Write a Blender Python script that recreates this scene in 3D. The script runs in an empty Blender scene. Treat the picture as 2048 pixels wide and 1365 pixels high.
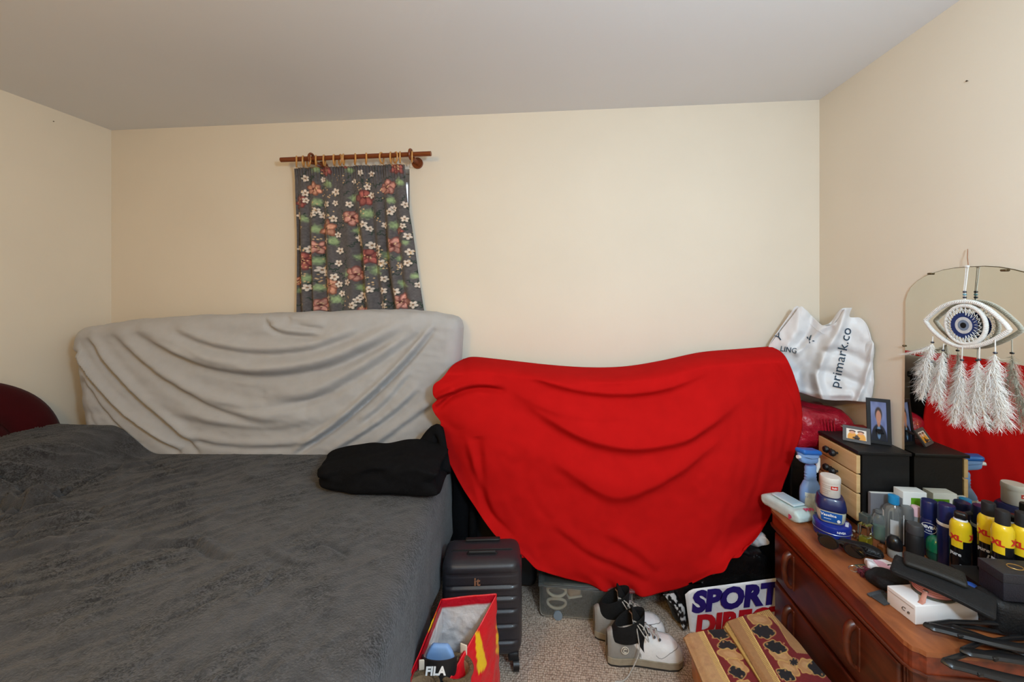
import bpy, bmesh, math, random
import numpy as np
from mathutils import Vector, Matrix

# ------------------------------------------------------------------ camera, world, lights, exposure
SC = bpy.context.scene
F, CX, HY = 790.0, 1024.0, 583.0            # focal length and principal point in pixels of a 2048 x 1365 frame
CAMZ, YAW = 1.42, math.radians(5.46)
ROOM_L, ROOM_R, ROOM_B, ROOM_F, ROOM_H = -2.573, 1.331, 2.094, -1.35, 2.37

cam_data = bpy.data.cameras.new('camera')
cam = bpy.data.objects.new('camera', cam_data)
SC.collection.objects.link(cam)
cam.location = (0, 0, CAMZ)
cam.rotation_euler = (math.pi / 2, 0, YAW)
cam_data.sensor_width = 36.0
cam_data.lens = F / 2048 * 36.0
cam_data.shift_y = -(682.5 - HY) / 2048
cam_data.clip_start = 0.02
SC.camera = cam

world = bpy.data.worlds.new('sky')
SC.world = world
world.use_nodes = True
wn = world.node_tree.nodes
wn['Background'].inputs[0].default_value = (0.80, 0.88, 1.0, 1)
wn['Background'].inputs[1].default_value = 1.5

def area_light(name, loc, target, sx, sy, power, color):
    d = bpy.data.lights.new(name, 'AREA')
    d.shape = 'RECTANGLE'; d.size = sx; d.size_y = sy; d.energy = power; d.color = color
    o = bpy.data.objects.new(name, d); SC.collection.objects.link(o)
    o.location = loc
    o.rotation_euler = (Vector(target) - Vector(loc)).to_track_quat('-Z', 'Y').to_euler()
    return o
# daylight through the big window in the wall behind the camera
area_light('window_daylight', (0.50, ROOM_F + 0.04, 1.52), (0.40, 2.0, 1.40), 1.45, 1.15, 1.5, (0.85, 0.94, 1.0))

SC.view_settings.view_transform = 'Standard'
SC.view_settings.look = 'None'
SC.view_settings.exposure = 0.0
SC.view_settings.gamma = 1.0
SC.view_settings.use_curve_mapping = False

# ------------------------------------------------------------------ projection helpers
SN, CS = math.sin(YAW), math.cos(YAW)
def P(px, py, X=None, Y=None, Z=None):
    """World point seen at pixel (px, py) on the plane X=, Y= or Z=."""
    a = (px - CX) / F; b = (HY - py) / F
    d = (-SN + a * CS, CS + a * SN, b)
    if X is not None: k = X / d[0]
    elif Y is not None: k = Y / d[1]
    else: k = (Z - CAMZ) / d[2]
    return Vector((d[0] * k, d[1] * k, CAMZ + d[2] * k))
def P_arr(px, py, Y):
    a = (px - CX) / F; b = (HY - py) / F
    dx, dy = -SN + a * CS, CS + a * SN
    k = Y / dy
    return np.stack([dx * k, Y + 0 * k, CAMZ + b * k], -1)

# ------------------------------------------------------------------ colour and material helpers
def lin(c):
    c = c / 255.0
    return c / 12.92 if c <= 0.04045 else ((c + 0.055) / 1.055) ** 2.4
def rgb(t): return (lin(t[0]), lin(t[1]), lin(t[2]), 1.0)
def lin_arr(a):
    a = np.clip(a, 0, 255) / 255.0
    return np.where(a <= 0.04045, a / 12.92, ((a + 0.055) / 1.055) ** 2.4)

MATS = {}
def mat(name, col, rough=0.6, vary=0.08, vscale=12.0, bump=0.0, bscale=60.0, metal=0.0, spec=0.5, sheen=0.0,
        trans=0.0, ior=1.45, attr=False, emit=0.0, alpha=1.0, coat=0.0, detail=4.0, stretch=None, sss=0.0, bdist=0.01):
    if name in MATS: return MATS[name]
    m = bpy.data.materials.new(name); m.use_nodes = True
    nt = m.node_tree; N = nt.nodes; L = nt.links
    b = N['Principled BSDF']
    tc = N.new('ShaderNodeTexCoord')
    src = tc.outputs['Object']
    if stretch:
        mp = N.new('ShaderNodeMapping'); mp.inputs['Scale'].default_value = stretch
        L.new(src, mp.inputs[0]); src = mp.outputs[0]
    nz = N.new('ShaderNodeTexNoise'); nz.inputs['Scale'].default_value = vscale; nz.inputs['Detail'].default_value = detail
    L.new(src, nz.inputs['Vector'])
    mr = N.new('ShaderNodeMapRange'); mr.inputs[1].default_value = 0.25; mr.inputs[2].default_value = 0.75
    mr.inputs[3].default_value = 1 - vary; mr.inputs[4].default_value = 1 + vary
    L.new(nz.outputs[0], mr.inputs[0])
    mul = N.new('ShaderNodeMix'); mul.data_type = 'RGBA'; mul.blend_type = 'MULTIPLY'; mul.inputs[0].default_value = 1.0
    if attr:
        at = N.new('ShaderNodeAttribute'); at.attribute_name = 'Col'
        L.new(at.outputs[0], mul.inputs[6])
    else:
        mul.inputs[6].default_value = rgb(col)
    L.new(mr.outputs[0], mul.inputs[7])
    L.new(mul.outputs[2], b.inputs['Base Color'])
    b.inputs['Roughness'].default_value = rough
    b.inputs['Metallic'].default_value = metal
    b.inputs['Specular IOR Level'].default_value = spec
    b.inputs['IOR'].default_value = ior
    b.inputs['Transmission Weight'].default_value = trans
    b.inputs['Alpha'].default_value = alpha
    b.inputs['Coat Weight'].default_value = coat
    if sheen: b.inputs['Sheen Weight'].default_value = sheen; b.inputs['Sheen Roughness'].default_value = 0.6
    if sss: b.inputs['Subsurface Weight'].default_value = sss; b.inputs['Subsurface Radius'].default_value = (0.01, 0.01, 0.01)
    if bump:
        n2 = N.new('ShaderNodeTexNoise'); n2.inputs['Scale'].default_value = bscale; n2.inputs['Detail'].default_value = 6
        L.new(src, n2.inputs['Vector'])
        bp = N.new('ShaderNodeBump'); bp.inputs['Strength'].default_value = bump; bp.inputs['Distance'].default_value = bdist
        L.new(n2.outputs[0], bp.inputs['Height']); L.new(bp.outputs[0], b.inputs['Normal'])
    MATS[name] = m
    return m

# ------------------------------------------------------------------ mesh helpers
class MB:
    """Collects vertices and faces; build() links them as ONE mesh object."""
    def __init__(s): s.v = []; s.f = []; s.c = None
    def add(s, vs, fs, xf=None):
        o = len(s.v)
        if xf is not None: vs = [xf @ Vector(p) for p in vs]
        s.v += [tuple(p) for p in vs]
        s.f += [tuple(i + o for i in f) for f in fs]
        return s
    def box(s, c, d, xf=None):
        x, y, z = c; a, b, e = d[0] / 2, d[1] / 2, d[2] / 2
        vs = [(x + i * a, y + j * b, z + k * e) for i in (-1, 1) for j in (-1, 1) for k in (-1, 1)]
        return s.add(vs, [(0, 1, 3, 2), (4, 6, 7, 5), (0, 4, 5, 1), (2, 3, 7, 6), (0, 2, 6, 4), (1, 5, 7, 3)], xf)
    def rbox(s, c, d, r, n=(6, 6, 6), warp=None, xf=None):
        """Rounded box on a regular grid; warp(p, normal) may move each vertex."""
        idx = {}; vs = []; fs = []
        h = [q / 2 for q in d]
        r = min(r, *h) * 0.999
        def coords(k):                      # grid lines, denser near the rounded rim
            m = n[k]
            edge = [-h[k], -h[k] + r * 0.15, -h[k] + r * 0.45, -h[k] + r]
            inner = [-h[k] + r + (2 * h[k] - 2 * r) * i / m for i in range(1, m)]
            return edge + inner + [-q for q in reversed(edge)]
        g = [coords(k) for k in range(3)]
        def vert(i, j, k):
            key = (i, j, k)
            if key in idx: return idx[key]
            p = Vector((g[0][i], g[1][j], g[2][k]))
            q = Vector([max(-h[t] + r, min(h[t] - r, p[t])) for t in range(3)])
            e = p - q
            nn = e.normalized() if e.length > 1e-9 else Vector((0, 0, 1))
            p = q + nn * r
            if warp: p = warp(p, nn)
            idx[key] = len(vs); vs.append((p[0] + c[0], p[1] + c[1], p[2] + c[2]))
            return idx[key]
        L = [len(q) - 1 for q in g]
        for i in range(L[0]):
            for j in range(L[1]):
                fs.append((vert(i, j, 0), vert(i, j + 1, 0), vert(i + 1, j + 1, 0), vert(i + 1, j, 0)))
                fs.append((vert(i, j, L[2]), vert(i + 1, j, L[2]), vert(i + 1, j + 1, L[2]), vert(i, j + 1, L[2])))
        for i in range(L[0]):
            for k in range(L[2]):
                fs.append((vert(i, 0, k), vert(i + 1, 0, k), vert(i + 1, 0, k + 1), vert(i, 0, k + 1)))
                fs.append((vert(i, L[1], k), vert(i, L[1], k + 1), vert(i + 1, L[1], k + 1), vert(i + 1, L[1], k)))
        for j in range(L[1]):
            for k in range(L[2]):
                fs.append((vert(0, j, k), vert(0, j, k + 1), vert(0, j + 1, k + 1), vert(0, j + 1, k)))
                fs.append((vert(L[0], j, k), vert(L[0], j + 1, k), vert(L[0], j + 1, k + 1), vert(L[0], j, k + 1)))
        return s.add(vs, fs, xf)
    def lathe(s, prof, c=(0, 0, 0), n=28, sx=1.0, sy=1.0, power=2.0, xf=None):
        """Profile [(r, z), ...] turned about z; power > 2 squares the section."""
        vs = []; fs = []
        for r, z in prof:
            for i in range(n):
                a = 2 * math.pi * i / n
                ca, sa = math.cos(a), math.sin(a)
                k = (abs(ca) ** power + abs(sa) ** power) ** (-1 / power)
                vs.append((c[0] + r * k * ca * sx, c[1] + r * k * sa * sy, c[2] + z))
        for j in range(len(prof) - 1):
            for i in range(n):
                fs.append((j * n + i, j * n + (i + 1) % n, (j + 1) * n + (i + 1) % n, (j + 1) * n + i))
        fs.append(tuple(reversed(range(n)))); fs.append(tuple(range((len(prof) - 1) * n, len(prof) * n)))
        return s.add(vs, fs, xf)
    def tube(s, path, r, n=8, closed=False, flat=1.0, xf=None):
        path = [Vector(p) for p in path]; m = len(path)
        rr = r if isinstance(r, (list, tuple)) else [r] * m
        vs = []; fs = []; up = None
        for i, p in enumerate(path):
            a = path[(i - 1) % m] if (closed or i > 0) else p
            b = path[(i + 1) % m] if (closed or i < m - 1) else p
            t = (b - a)
            t = t.normalized() if t.length > 1e-9 else Vector((0, 0, 1))
            if up is None:
                up = Vector((0, 0, 1)) if abs(t.z) < 0.9 else Vector((0, 1, 0))
            u = t.cross(up)
            u = u.normalized() if u.length > 1e-6 else t.orthogonal().normalized()
            w = u.cross(t).normalized(); up = w
            for k in range(n):
                q = 2 * math.pi * k / n
                vs.append(p + (u * math.cos(q) + w * math.sin(q) * flat) * rr[i])
        for i in range(m if closed else m - 1):
            j = (i + 1) % m
            for k in range(n):
                fs.append((i * n + k, i * n + (k + 1) % n, j * n + (k + 1) % n, j * n + k))
        if not closed:
            fs.append(tuple(reversed(range(n)))); fs.append(tuple(range((m - 1) * n, m * n)))
        return s.add(vs, fs, xf)
    def prism(s, pts, z0, z1, xf=None):
        """Outline in xy pushed from z0 to z1."""
        n = len(pts)
        vs = [(x, y, z0) for x, y in pts] + [(x, y, z1) for x, y in pts]
        fs = [tuple(reversed(range(n))), tuple(range(n, 2 * n))]
        fs += [(i, (i + 1) % n, n + (i + 1) % n, n + i) for i in range(n)]
        return s.add(vs, fs, xf)
    def grid(s, A, thick=None, flip=False):
        """A: (rows, cols, 3) array -> surface; thick gives it a second side."""
        A = np.asarray(A, float); R, C = A.shape[:2]
        def quads(off, rev):
            out = []
            for i in range(R - 1):
                for j in range(C - 1):
                    q = (off + i * C + j, off + i * C + j + 1, off + (i + 1) * C + j + 1, off + (i + 1) * C + j)
                    out.append(tuple(reversed(q)) if rev else q)
            return out
        vs = [tuple(p) for p in A.reshape(-1, 3)]
        fs = quads(0, flip)
        if thick:
            du = np.gradient(A, axis=1); dv = np.gradient(A, axis=0)
            nn = np.cross(du, dv); nn /= (np.linalg.norm(nn, axis=-1, keepdims=True) + 1e-12)
            B = A - nn * thick * (-1 if flip else 1)
            vs += [tuple(p) for p in B.reshape(-1, 3)]
            fs += quads(R * C, not flip)
            o = R * C
            rim = [j for j in range(C)] + [i * C + C - 1 for i in range(1, R)] + [(R - 1) * C + j for j in range(C - 2, -1, -1)] + [i * C for i in range(R - 2, 0, -1)]
            for a, b in zip(rim, rim[1:] + rim[:1]):
                q = (a, o + a, o + b, b)
                fs.append(tuple(reversed(q)) if flip else q)
        return s.add(vs, fs)
    def build(s, name, m, parent=None, smooth=True, loc=None, col=None, sharp=40):
        me = bpy.data.meshes.new(name)
        me.from_pydata(s.v if loc is None else [(a - loc[0], b - loc[1], c - loc[2]) for a, b, c in s.v], [], s.f)
        me.update()
        if isinstance(m, (list, tuple)):
            for q in m: me.materials.append(q)
        else: me.materials.append(m)
        if smooth:
            me.shade_smooth()
            if sharp: me.set_sharp_from_angle(angle=math.radians(sharp))
        if col is not None:
            a = me.color_attributes.new('Col', 'FLOAT_COLOR', 'POINT')
            cc = np.ones((len(me.vertices), 4), np.float32); k = min(len(col), len(cc)); cc[:k, :3] = col[:k]
            if k < len(cc): cc[k:2 * k, :3] = col[:len(cc) - k]
            a.data.foreach_set('color', cc.ravel())
        o = bpy.data.objects.new(name, me); SC.collection.objects.link(o)
        if loc is not None: o.location = loc
        if parent: o.parent = parent
        return o

def thing(name, label, cat, loc=(0, 0, 0), rotz=0.0, group=None, rot=None):
    o = bpy.data.objects.new(name, None); SC.collection.objects.link(o)
    o.empty_display_size = 0.05
    o.location = loc; o.rotation_euler = rot if rot else (0, 0, rotz)
    o['label'] = label; o['category'] = cat
    if group: o['group'] = group
    return o
def tag(o, label, cat, group=None):
    o['label'] = label; o['category'] = cat
    if group: o['group'] = group
    return o
def struct(o): o['kind'] = 'structure'; return o
def dup(root, loc=None, rotz=None, label=None):
    r = root.copy(); SC.collection.objects.link(r)
    if loc is not None: r.location = loc
    if rotz is not None: r.rotation_euler = (0, 0, rotz)
    if label: r['label'] = label
    for ch in root.children:
        c = ch.copy(); SC.collection.objects.link(c); c.parent = r
        for g in ch.children:
            d = g.copy(); SC.collection.objects.link(d); d.parent = c
    return r

def text_geo(body, size, bold=0.0, depth=0.0006, shear=0.0, spacing=1.0, align='CENTER'):
    cu = bpy.data.curves.new('t', 'FONT'); cu.body = body; cu.size = size; cu.offset = bold; cu.extrude = depth / 2
    cu.align_x = align; cu.align_y = 'CENTER'; cu.shear = shear; cu.space_character = spacing
    cu.resolution_u = 3
    o = bpy.data.objects.new('t', cu); SC.collection.objects.link(o)
    me = bpy.data.meshes.new_from_object(o)
    vs = [tuple(v.co) for v in me.vertices]; fs = [tuple(p.vertices) for p in me.polygons]
    bpy.data.objects.remove(o); bpy.data.curves.remove(cu); bpy.data.meshes.remove(me)
    return vs, fs
def text(name, body, size, m, parent, xf=None, fn=None, **kw):
    """Lettering; fn maps the flat text (x, y, depth) to a point, xf is a matrix."""
    vs, fs = text_geo(body, size, **kw)
    if fn: vs = [fn(*p) for p in vs]
    elif xf is not None: vs = [tuple(xf @ Vector(p)) for p in vs]
    b = MB(); b.v = vs; b.f = fs
    return b.build(name, m, parent, smooth=False)
def frame(o, x, y):
    """Matrix with origin o, x axis x, y axis y (made square)."""
    x = Vector(x).normalized(); z = x.cross(Vector(y)).normalized(); y = z.cross(x)
    M = Matrix((x, y, z)).transposed().to_4x4(); M.translation = Vector(o)
    return M
def wrap(r, a0, z0, side=1.0):
    """Text function for an upright cylinder of radius r about the local z axis, centred at angle a0."""
    def f(x, y, d):
        a = a0 + x / r
        return ((r + d) * math.cos(a), (r + d) * math.sin(a), z0 + y)
    return f
def smoothstep(a, b, x):
    t = np.clip((x - a) / (b - a), 0, 1)
    return t * t * (3 - 2 * t)
def poly_dist(Q, pts):
    """Distance of points Q (N,2) to a polyline and the parameter 0..1 along it."""
    pts = np.asarray(pts, float); best = np.full(len(Q), 1e9); par = np.zeros(len(Q))
    seg = np.linalg.norm(np.diff(pts, axis=0), axis=1); tot = seg.sum(); acc = 0
    for i in range(len(pts) - 1):
        a, b = pts[i], pts[i + 1]; d = b - a; L2 = (d * d).sum()
        t = np.clip(((Q - a) @ d) / L2, 0, 1)
        e = np.linalg.norm(Q - (a + t[:, None] * d), axis=1)
        m = e < best
        best[m] = e[m]; par[m] = (acc + t[m] * seg[i]) / tot
        acc += seg[i]
    return best, par
def spline(pts, n=40):
    """Catmull-Rom through 2-D or 3-D points."""
    p = np.asarray(pts, float); p = np.vstack([2 * p[0] - p[1], p, 2 * p[-1] - p[-2]])
    m = len(p) - 3; out = []
    for k in range(n):
        s = k / (n - 1) * m; i = min(int(s), m - 1); t = s - i
        a, b, c, d = p[i], p[i + 1], p[i + 2], p[i + 3]
        out.append(0.5 * (2 * b + (c - a) * t + (2 * a - 5 * b + 4 * c - d) * t * t + (3 * b - a - 3 * c + d) * t ** 3))
    return np.array(out)
def folds(Q, lines, up=None):
    """Sum of creases: each (points, valley depth, width, ridge height, ridge shift)."""
    D = np.zeros(len(Q))
    for pts, val, w, rid, sh in lines:
        pl = spline(pts, 24)
        d, t = poly_dist(Q, pl); fade = np.clip(np.minimum(t, 1 - t) / 0.18, 0, 1) ** 0.7
        D -= val * np.exp(-(d / w) ** 2) * fade
        if rid:
            d2, t2 = poly_dist(Q, pl + np.array([0, sh])); fade2 = np.clip(np.minimum(t2, 1 - t2) / 0.18, 0, 1) ** 0.7
            D += rid * np.exp(-(d2 / (w * 1.5)) ** 2) * fade2
    return D
def swags(Q, lines):
    """Hanging swags: each (points left to right, bulge, reach above, reach below) swells out above a sagging line and tucks in under it."""
    D = np.zeros(len(Q))
    for pts, amp, w1, w2 in lines:
        pl = spline(pts, 40); x0, x1 = pl[0, 0], pl[-1, 0]
        t = np.clip((Q[:, 0] - x0) / (x1 - x0), 0, 1); fade = np.clip(np.minimum(t, 1 - t) / .3, 0, 1); fade = fade * fade * (3 - 2 * fade)
        s = Q[:, 1] - np.interp(Q[:, 0], pl[:, 0], pl[:, 1])
        D += amp * fade * np.where(s > 0, np.exp(-(s / w1) ** 2), np.exp(-(s / w2) ** 2))
    return D
def vnoise(x, y, seed=0):
    """Smooth value noise on arrays."""
    rs = np.random.RandomState(seed); T = rs.rand(64, 64)
    xi = np.floor(x).astype(int); yi = np.floor(y).astype(int); fx = x - xi; fy = y - yi
    fx = fx * fx * (3 - 2 * fx); fy = fy * fy * (3 - 2 * fy)
    g = lambda i, j: T[i % 64, j % 64]
    return (g(xi, yi) * (1 - fx) * (1 - fy) + g(xi + 1, yi) * fx * (1 - fy) + g(xi, yi + 1) * (1 - fx) * fy + g(xi + 1, yi + 1) * fx * fy) * 2 - 1

# ================================================================== THE ROOM
M_WALL = mat('cream_wall_paint', (233, 222, 205), 0.75, 0.025, 2.5, 0.06, 90, spec=0.25, bdist=0.004)
M_CEIL = mat('white_ceiling_paint', (230, 230, 232), 0.85, 0.02, 1.5, 0.05, 70, spec=0.2, bdist=0.004)
M_WHITE = mat('white_gloss_paint', (238, 236, 230), 0.4, 0.02)
M_GLASS = mat('window_glass', (255, 255, 255), 0.02, 0.0, trans=1.0)

def carpet_material():
    m = bpy.data.materials.new('beige_loop_carpet'); m.use_nodes = True
    N = m.node_tree.nodes; L = m.node_tree.links; b = N['Principled BSDF']
    tc = N.new('ShaderNodeTexCoord'); mp = N.new('ShaderNodeMapping'); mp.inputs['Scale'].default_value = (150, 110, 1)
    L.new(tc.outputs['Object'], mp.inputs[0])
    vo = N.new('ShaderNodeTexVoronoi'); vo.inputs['Scale'].default_value = 1.0; vo.inputs['Randomness'].default_value = 0.45
    L.new(mp.outputs[0], vo.inputs['Vector'])
    nz = N.new('ShaderNodeTexNoise'); nz.inputs['Scale'].default_value = 9; L.new(tc.outputs['Object'], nz.inputs['Vector'])
    r1 = N.new('ShaderNodeValToRGB'); r1.color_ramp.elements[0].color = rgb((226, 206, 188)); r1.color_ramp.elements[1].color = rgb((130, 108, 92))
    r1.color_ramp.elements[0].position = 0.15; r1.color_ramp.elements[1].position = 0.8
    L.new(vo.outputs['Distance'], r1.inputs[0])
    mx = N.new('ShaderNodeMix'); mx.data_type = 'RGBA'; mx.blend_type = 'MULTIPLY'; mx.inputs[0].default_value = 0.35
    L.new(r1.outputs[0], mx.inputs[6]); L.new(nz.outputs[0], mx.inputs[7]); L.new(mx.outputs[2], b.inputs['Base Color'])
    b.inputs['Roughness'].default_value = 0.95; b.inputs['Specular IOR Level'].default_value = 0.1
    iv = N.new('ShaderNodeMath'); iv.operation = 'SUBTRACT'; iv.inputs[0].default_value = 1.0; L.new(vo.outputs['Distance'], iv.inputs[1])
    bp = N.new('ShaderNodeBump'); bp.inputs['Strength'].default_value = 0.8; bp.inputs['Distance'].default_value = 0.004
    L.new(iv.outputs[0], bp.inputs['Height']); L.new(bp.outputs[0], b.inputs['Normal'])
    return m
M_CARPET = carpet_material()
WT = 0.16                                       # wall thickness
XM, YM = (ROOM_L + ROOM_R) / 2, (ROOM_F + ROOM_B) / 2
XW, YW = ROOM_R - ROOM_L, ROOM_B - ROOM_F
struct(MB().box((XM, YM, -0.05), (XW + 2 * WT, YW + 2 * WT, 0.1)).build('floor', M_CARPET, smooth=False))
struct(MB().box((XM, YM, ROOM_H + 0.05), (XW + 2 * WT, YW + 2 * WT, 0.1)).build('ceiling', M_CEIL, smooth=False))
struct(MB().box((ROOM_L - WT / 2, YM, ROOM_H / 2), (WT, YW, ROOM_H)).build('wall_left', M_WALL, smooth=False))
struct(MB().box((ROOM_R + WT / 2, YM, ROOM_H / 2), (WT, YW, ROOM_H)).build('wall_right', M_WALL, smooth=False))

def wall_with_hole(name, y, x0, x1, z0, z1, paint):
    b = MB(); yc = y
    L, R = ROOM_L - WT, ROOM_R + WT
    b.box(((L + x0) / 2, yc, ROOM_H / 2), (x0 - L, WT, ROOM_H))
    b.box(((R + x1) / 2, yc, ROOM_H / 2), (R - x1, WT, ROOM_H))
    b.box(((x0 + x1) / 2, yc, z0 / 2), (x1 - x0, WT, z0))
    b.box(((x0 + x1) / 2, yc, (ROOM_H + z1) / 2), (x1 - x0, WT, ROOM_H - z1))
    return struct(b.build(name, paint, smooth=False))
def window(name, y, x0, x1, z0, z1, bars=1):
    b = MB(); t = 0.045; xm, zm = (x0 + x1) / 2, (z0 + z1) / 2
    for x in (x0 + t / 2, x1 - t / 2): b.box((x, y, zm), (t, 0.05, z1 - z0))
    for z in (z0 + t / 2, z1 - t / 2): b.box((xm, y, z), (x1 - x0 - 2 * t, 0.05, t))
    for k in range(bars):
        b.box((x0 + (x1 - x0) * (k + 1) / (bars + 1), y, zm), (t * 0.8, 0.045, z1 - z0 - 2 * t))
    o = struct(b.build(name, M_WHITE, smooth=False))
    MB().box((xm, y, zm), (x1 - x0 - 2 * t, 0.006, z1 - z0 - 2 * t)).build('pane', M_GLASS, o, smooth=False)
    return o
wl, wr = P(606, 350, Y=ROOM_B).x, P(819, 350, Y=ROOM_B).x
wz1, wz0 = P(700, 342, Y=ROOM_B).z, 0.98
wall_with_hole('wall_back', ROOM_B + WT / 2, wl, wr, wz0, wz1, M_WALL)
window('window_1', ROOM_B + 0.125, wl, wr, wz0, wz1, 0)
wall_with_hole('wall_front', ROOM_F - WT / 2, -0.35, 1.2, 0.9, 2.1, mat('ochre_brown_bounce_damper', (142, 104, 66), .8, .1))  # unseen wall; brown picked to soak up and warm the bounced light
window('window_2', ROOM_F - 0.12, -0.35, 1.2, 0.9, 2.1, 1)
for nm, c, d in (('baseboard_back', (XM, ROOM_B - 0.009, 0.06), (XW, 0.018, 0.12)), ('baseboard_left', (ROOM_L + 0.009, YM, 0.06), (0.018, YW - 0.04, 0.12)),
                 ('baseboard_right', (ROOM_R - 0.009, YM, 0.06), (0.018, YW - 0.04, 0.12))):
    struct(MB().box(c, d).build(nm, M_WHITE, smooth=False))
# old nails left in the walls
M_NAIL = mat('rusty_nail', (92, 74, 56), 0.5, 0.2, metal=0.6)
def nail(p, axis, label):
    d = Vector(axis)
    b = MB().tube([p, p + d * 0.004], 0.0012, 8).tube([p + d * 0.004, p + d * 0.005], 0.0026, 10)
    tag(b.build('wall_nail', M_NAIL, loc=tuple(p)), label, 'nail')
nail(P(106, 243, X=ROOM_L), (1, 0, 0), 'small dark nail high up on the left wall')
nail(P(1936, 162, X=ROOM_R), (-1, 0, 0), 'tiny nail high up on the right wall above the mirror')

# two added lamps, unseen behind the camera: warm pendant fill and cool floor fill
M_LAMPM = mat('white_lamp_metal', (230, 230, 228), .4, .03)
def bulb(name, p, watts, colour, size):
    ld = bpy.data.lights.new(name, 'POINT'); ld.energy = watts; ld.color = colour; ld.shadow_soft_size = size
    lo = bpy.data.objects.new(name, ld); SC.collection.objects.link(lo); lo.location = p
warm_fill_pos = (-0.85, -0.30, 1.95)
o = thing('added_pendant_lamp', 'added white pendant lamp, unseen behind the camera, giving warm fill light', 'lamp', (warm_fill_pos[0], warm_fill_pos[1], ROOM_H))
MB().lathe([(.045, -.02), (.05, -.012), (.05, 0)], n=24).build('ceiling_rose', M_LAMPM, o)
MB().tube([(0, 0, -.02), (0, 0, -.26)], .003, 8).build('cord', M_LAMPM, o)
MB().lathe([(.018, -.31), (.020, -.30), (.018, -.27), (.010, -.255)], n=20).build('lamp_holder', M_LAMPM, o)
bulb('warm_fill_bulb', warm_fill_pos, 31, (1.0, .56, .06), .07)
cool_fill_pos = (0.62, -0.12, 1.80)
o = thing('added_floor_lamp', 'added slim white floor lamp, unseen beside the camera, giving cool fill light', 'lamp', (cool_fill_pos[0], cool_fill_pos[1], 0))
MB().lathe([(.13, 0), (.13, .012), (.02, .02), (.001, .021)], n=32).build('base', M_LAMPM, o)
MB().tube([(0, 0, .02), (0, 0, cool_fill_pos[2] - .14)], .010, 10).build('pole', M_LAMPM, o)
MB().lathe([(.016, 0), (.022, .01), (.020, .05), (.010, .056)], (0, 0, cool_fill_pos[2] - .185), 20).build('lamp_holder', M_LAMPM, o)
bulb('cool_fill_bulb', cool_fill_pos, 78, (.61, .83, 1.0), .11)

# ================================================================== CURTAIN
M_ROD = mat('varnished_brown_wood', (124, 62, 28), 0.35, 0.2, 30, stretch=(1, 12, 12))
M_RING = mat('gold_tan_ring', (206, 150, 84), 0.35, 0.12, coat=0.3)
rod_y = 1.985
ra, rb = P(562, 320, Y=rod_y), P(862, 307.5, Y=rod_y)
rod = thing('curtain_rod', 'brown wooden curtain pole fixed above the floral curtain', 'curtain rod', tuple((ra + rb) / 2))
def rel(o, pts): return [tuple(Vector(p) - o.location) for p in pts]
MB().tube(rel(rod, [ra + (rb - ra) * k / 20 for k in range(21)]), 0.0125, 16).build('pole', M_ROD, rod)
for px in (625, 823):
    q = ra + (rb - ra) * ((px - 562) / 300.0)
    w = Vector((q.x, ROOM_B, q.z - 0.012))
    b = MB().tube(rel(rod, [w, w + Vector((0, -0.012, 0))]), 0.03, 20)
    b.tube(rel(rod, [w, w.lerp(q, 0.5) + Vector((0, 0, -0.004)), Vector((q.x, q.y + 0.02, q.z - 0.012))]), [0.014, 0.011, 0.014], 12)
    b.tube([tuple(Vector(rel(rod, [q])[0]) + Vector((0, 0.024 * math.sin(a), 0.024 * math.cos(a)))) for a in np.linspace(0, 2 * math.pi, 21)[:-1]], 0.007, 8, closed=True)
    b.build('bracket', M_ROD, rod)
pw = P(831, 328, Y=ROOM_B)
MB().rbox(tuple(Vector((pw.x, pw.y - 0.004, pw.z)) - rod.location), (0.06, 0.008, 0.045), 0.003, (2, 2, 2)).build('backing_plate', M_WALL, rod)

CY = 2.03
cur_rows, cur_cols = 330, 300
u = np.linspace(0, 1, cur_cols)[None, :]; v = np.linspace(0, 1, cur_rows)[:, None]
pyT = 337 - 8 * u; py = pyT + (627 - 5 * u - pyT) * v
lx = np.interp(py, [330, 360, 480, 600, 720], [587, 589, 589.5, 590, 592]); rx = np.interp(py, [330, 400, 500, 560, 620, 720], [808, 813, 827, 834, 844, 860])
px = lx + (rx - lx) * u
uw = u + 0.018 * vnoise(u * 9 + 3, v * 1.4, 5)
pl = np.sin(2 * math.pi * (8.2 * uw + 0.25 * np.sin(7 * u))) * 0.6 + np.sin(2 * math.pi * (4.1 * uw + 0.2)) * 0.4
dep = (0.008 + 0.026 * smoothstep(0.05, 0.6, v)) * pl + 0.0045 * np.sin(2 * math.pi * 40 * u) * (1 - smoothstep(0.03, 0.16, v))
dep += 0.004 * vnoise(u * 14, v * 5, 8) * smoothstep(0.1, 0.4, v)
CUR = P_arr(px, py, CY + 0 * px); CUR[..., 1] += dep
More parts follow.
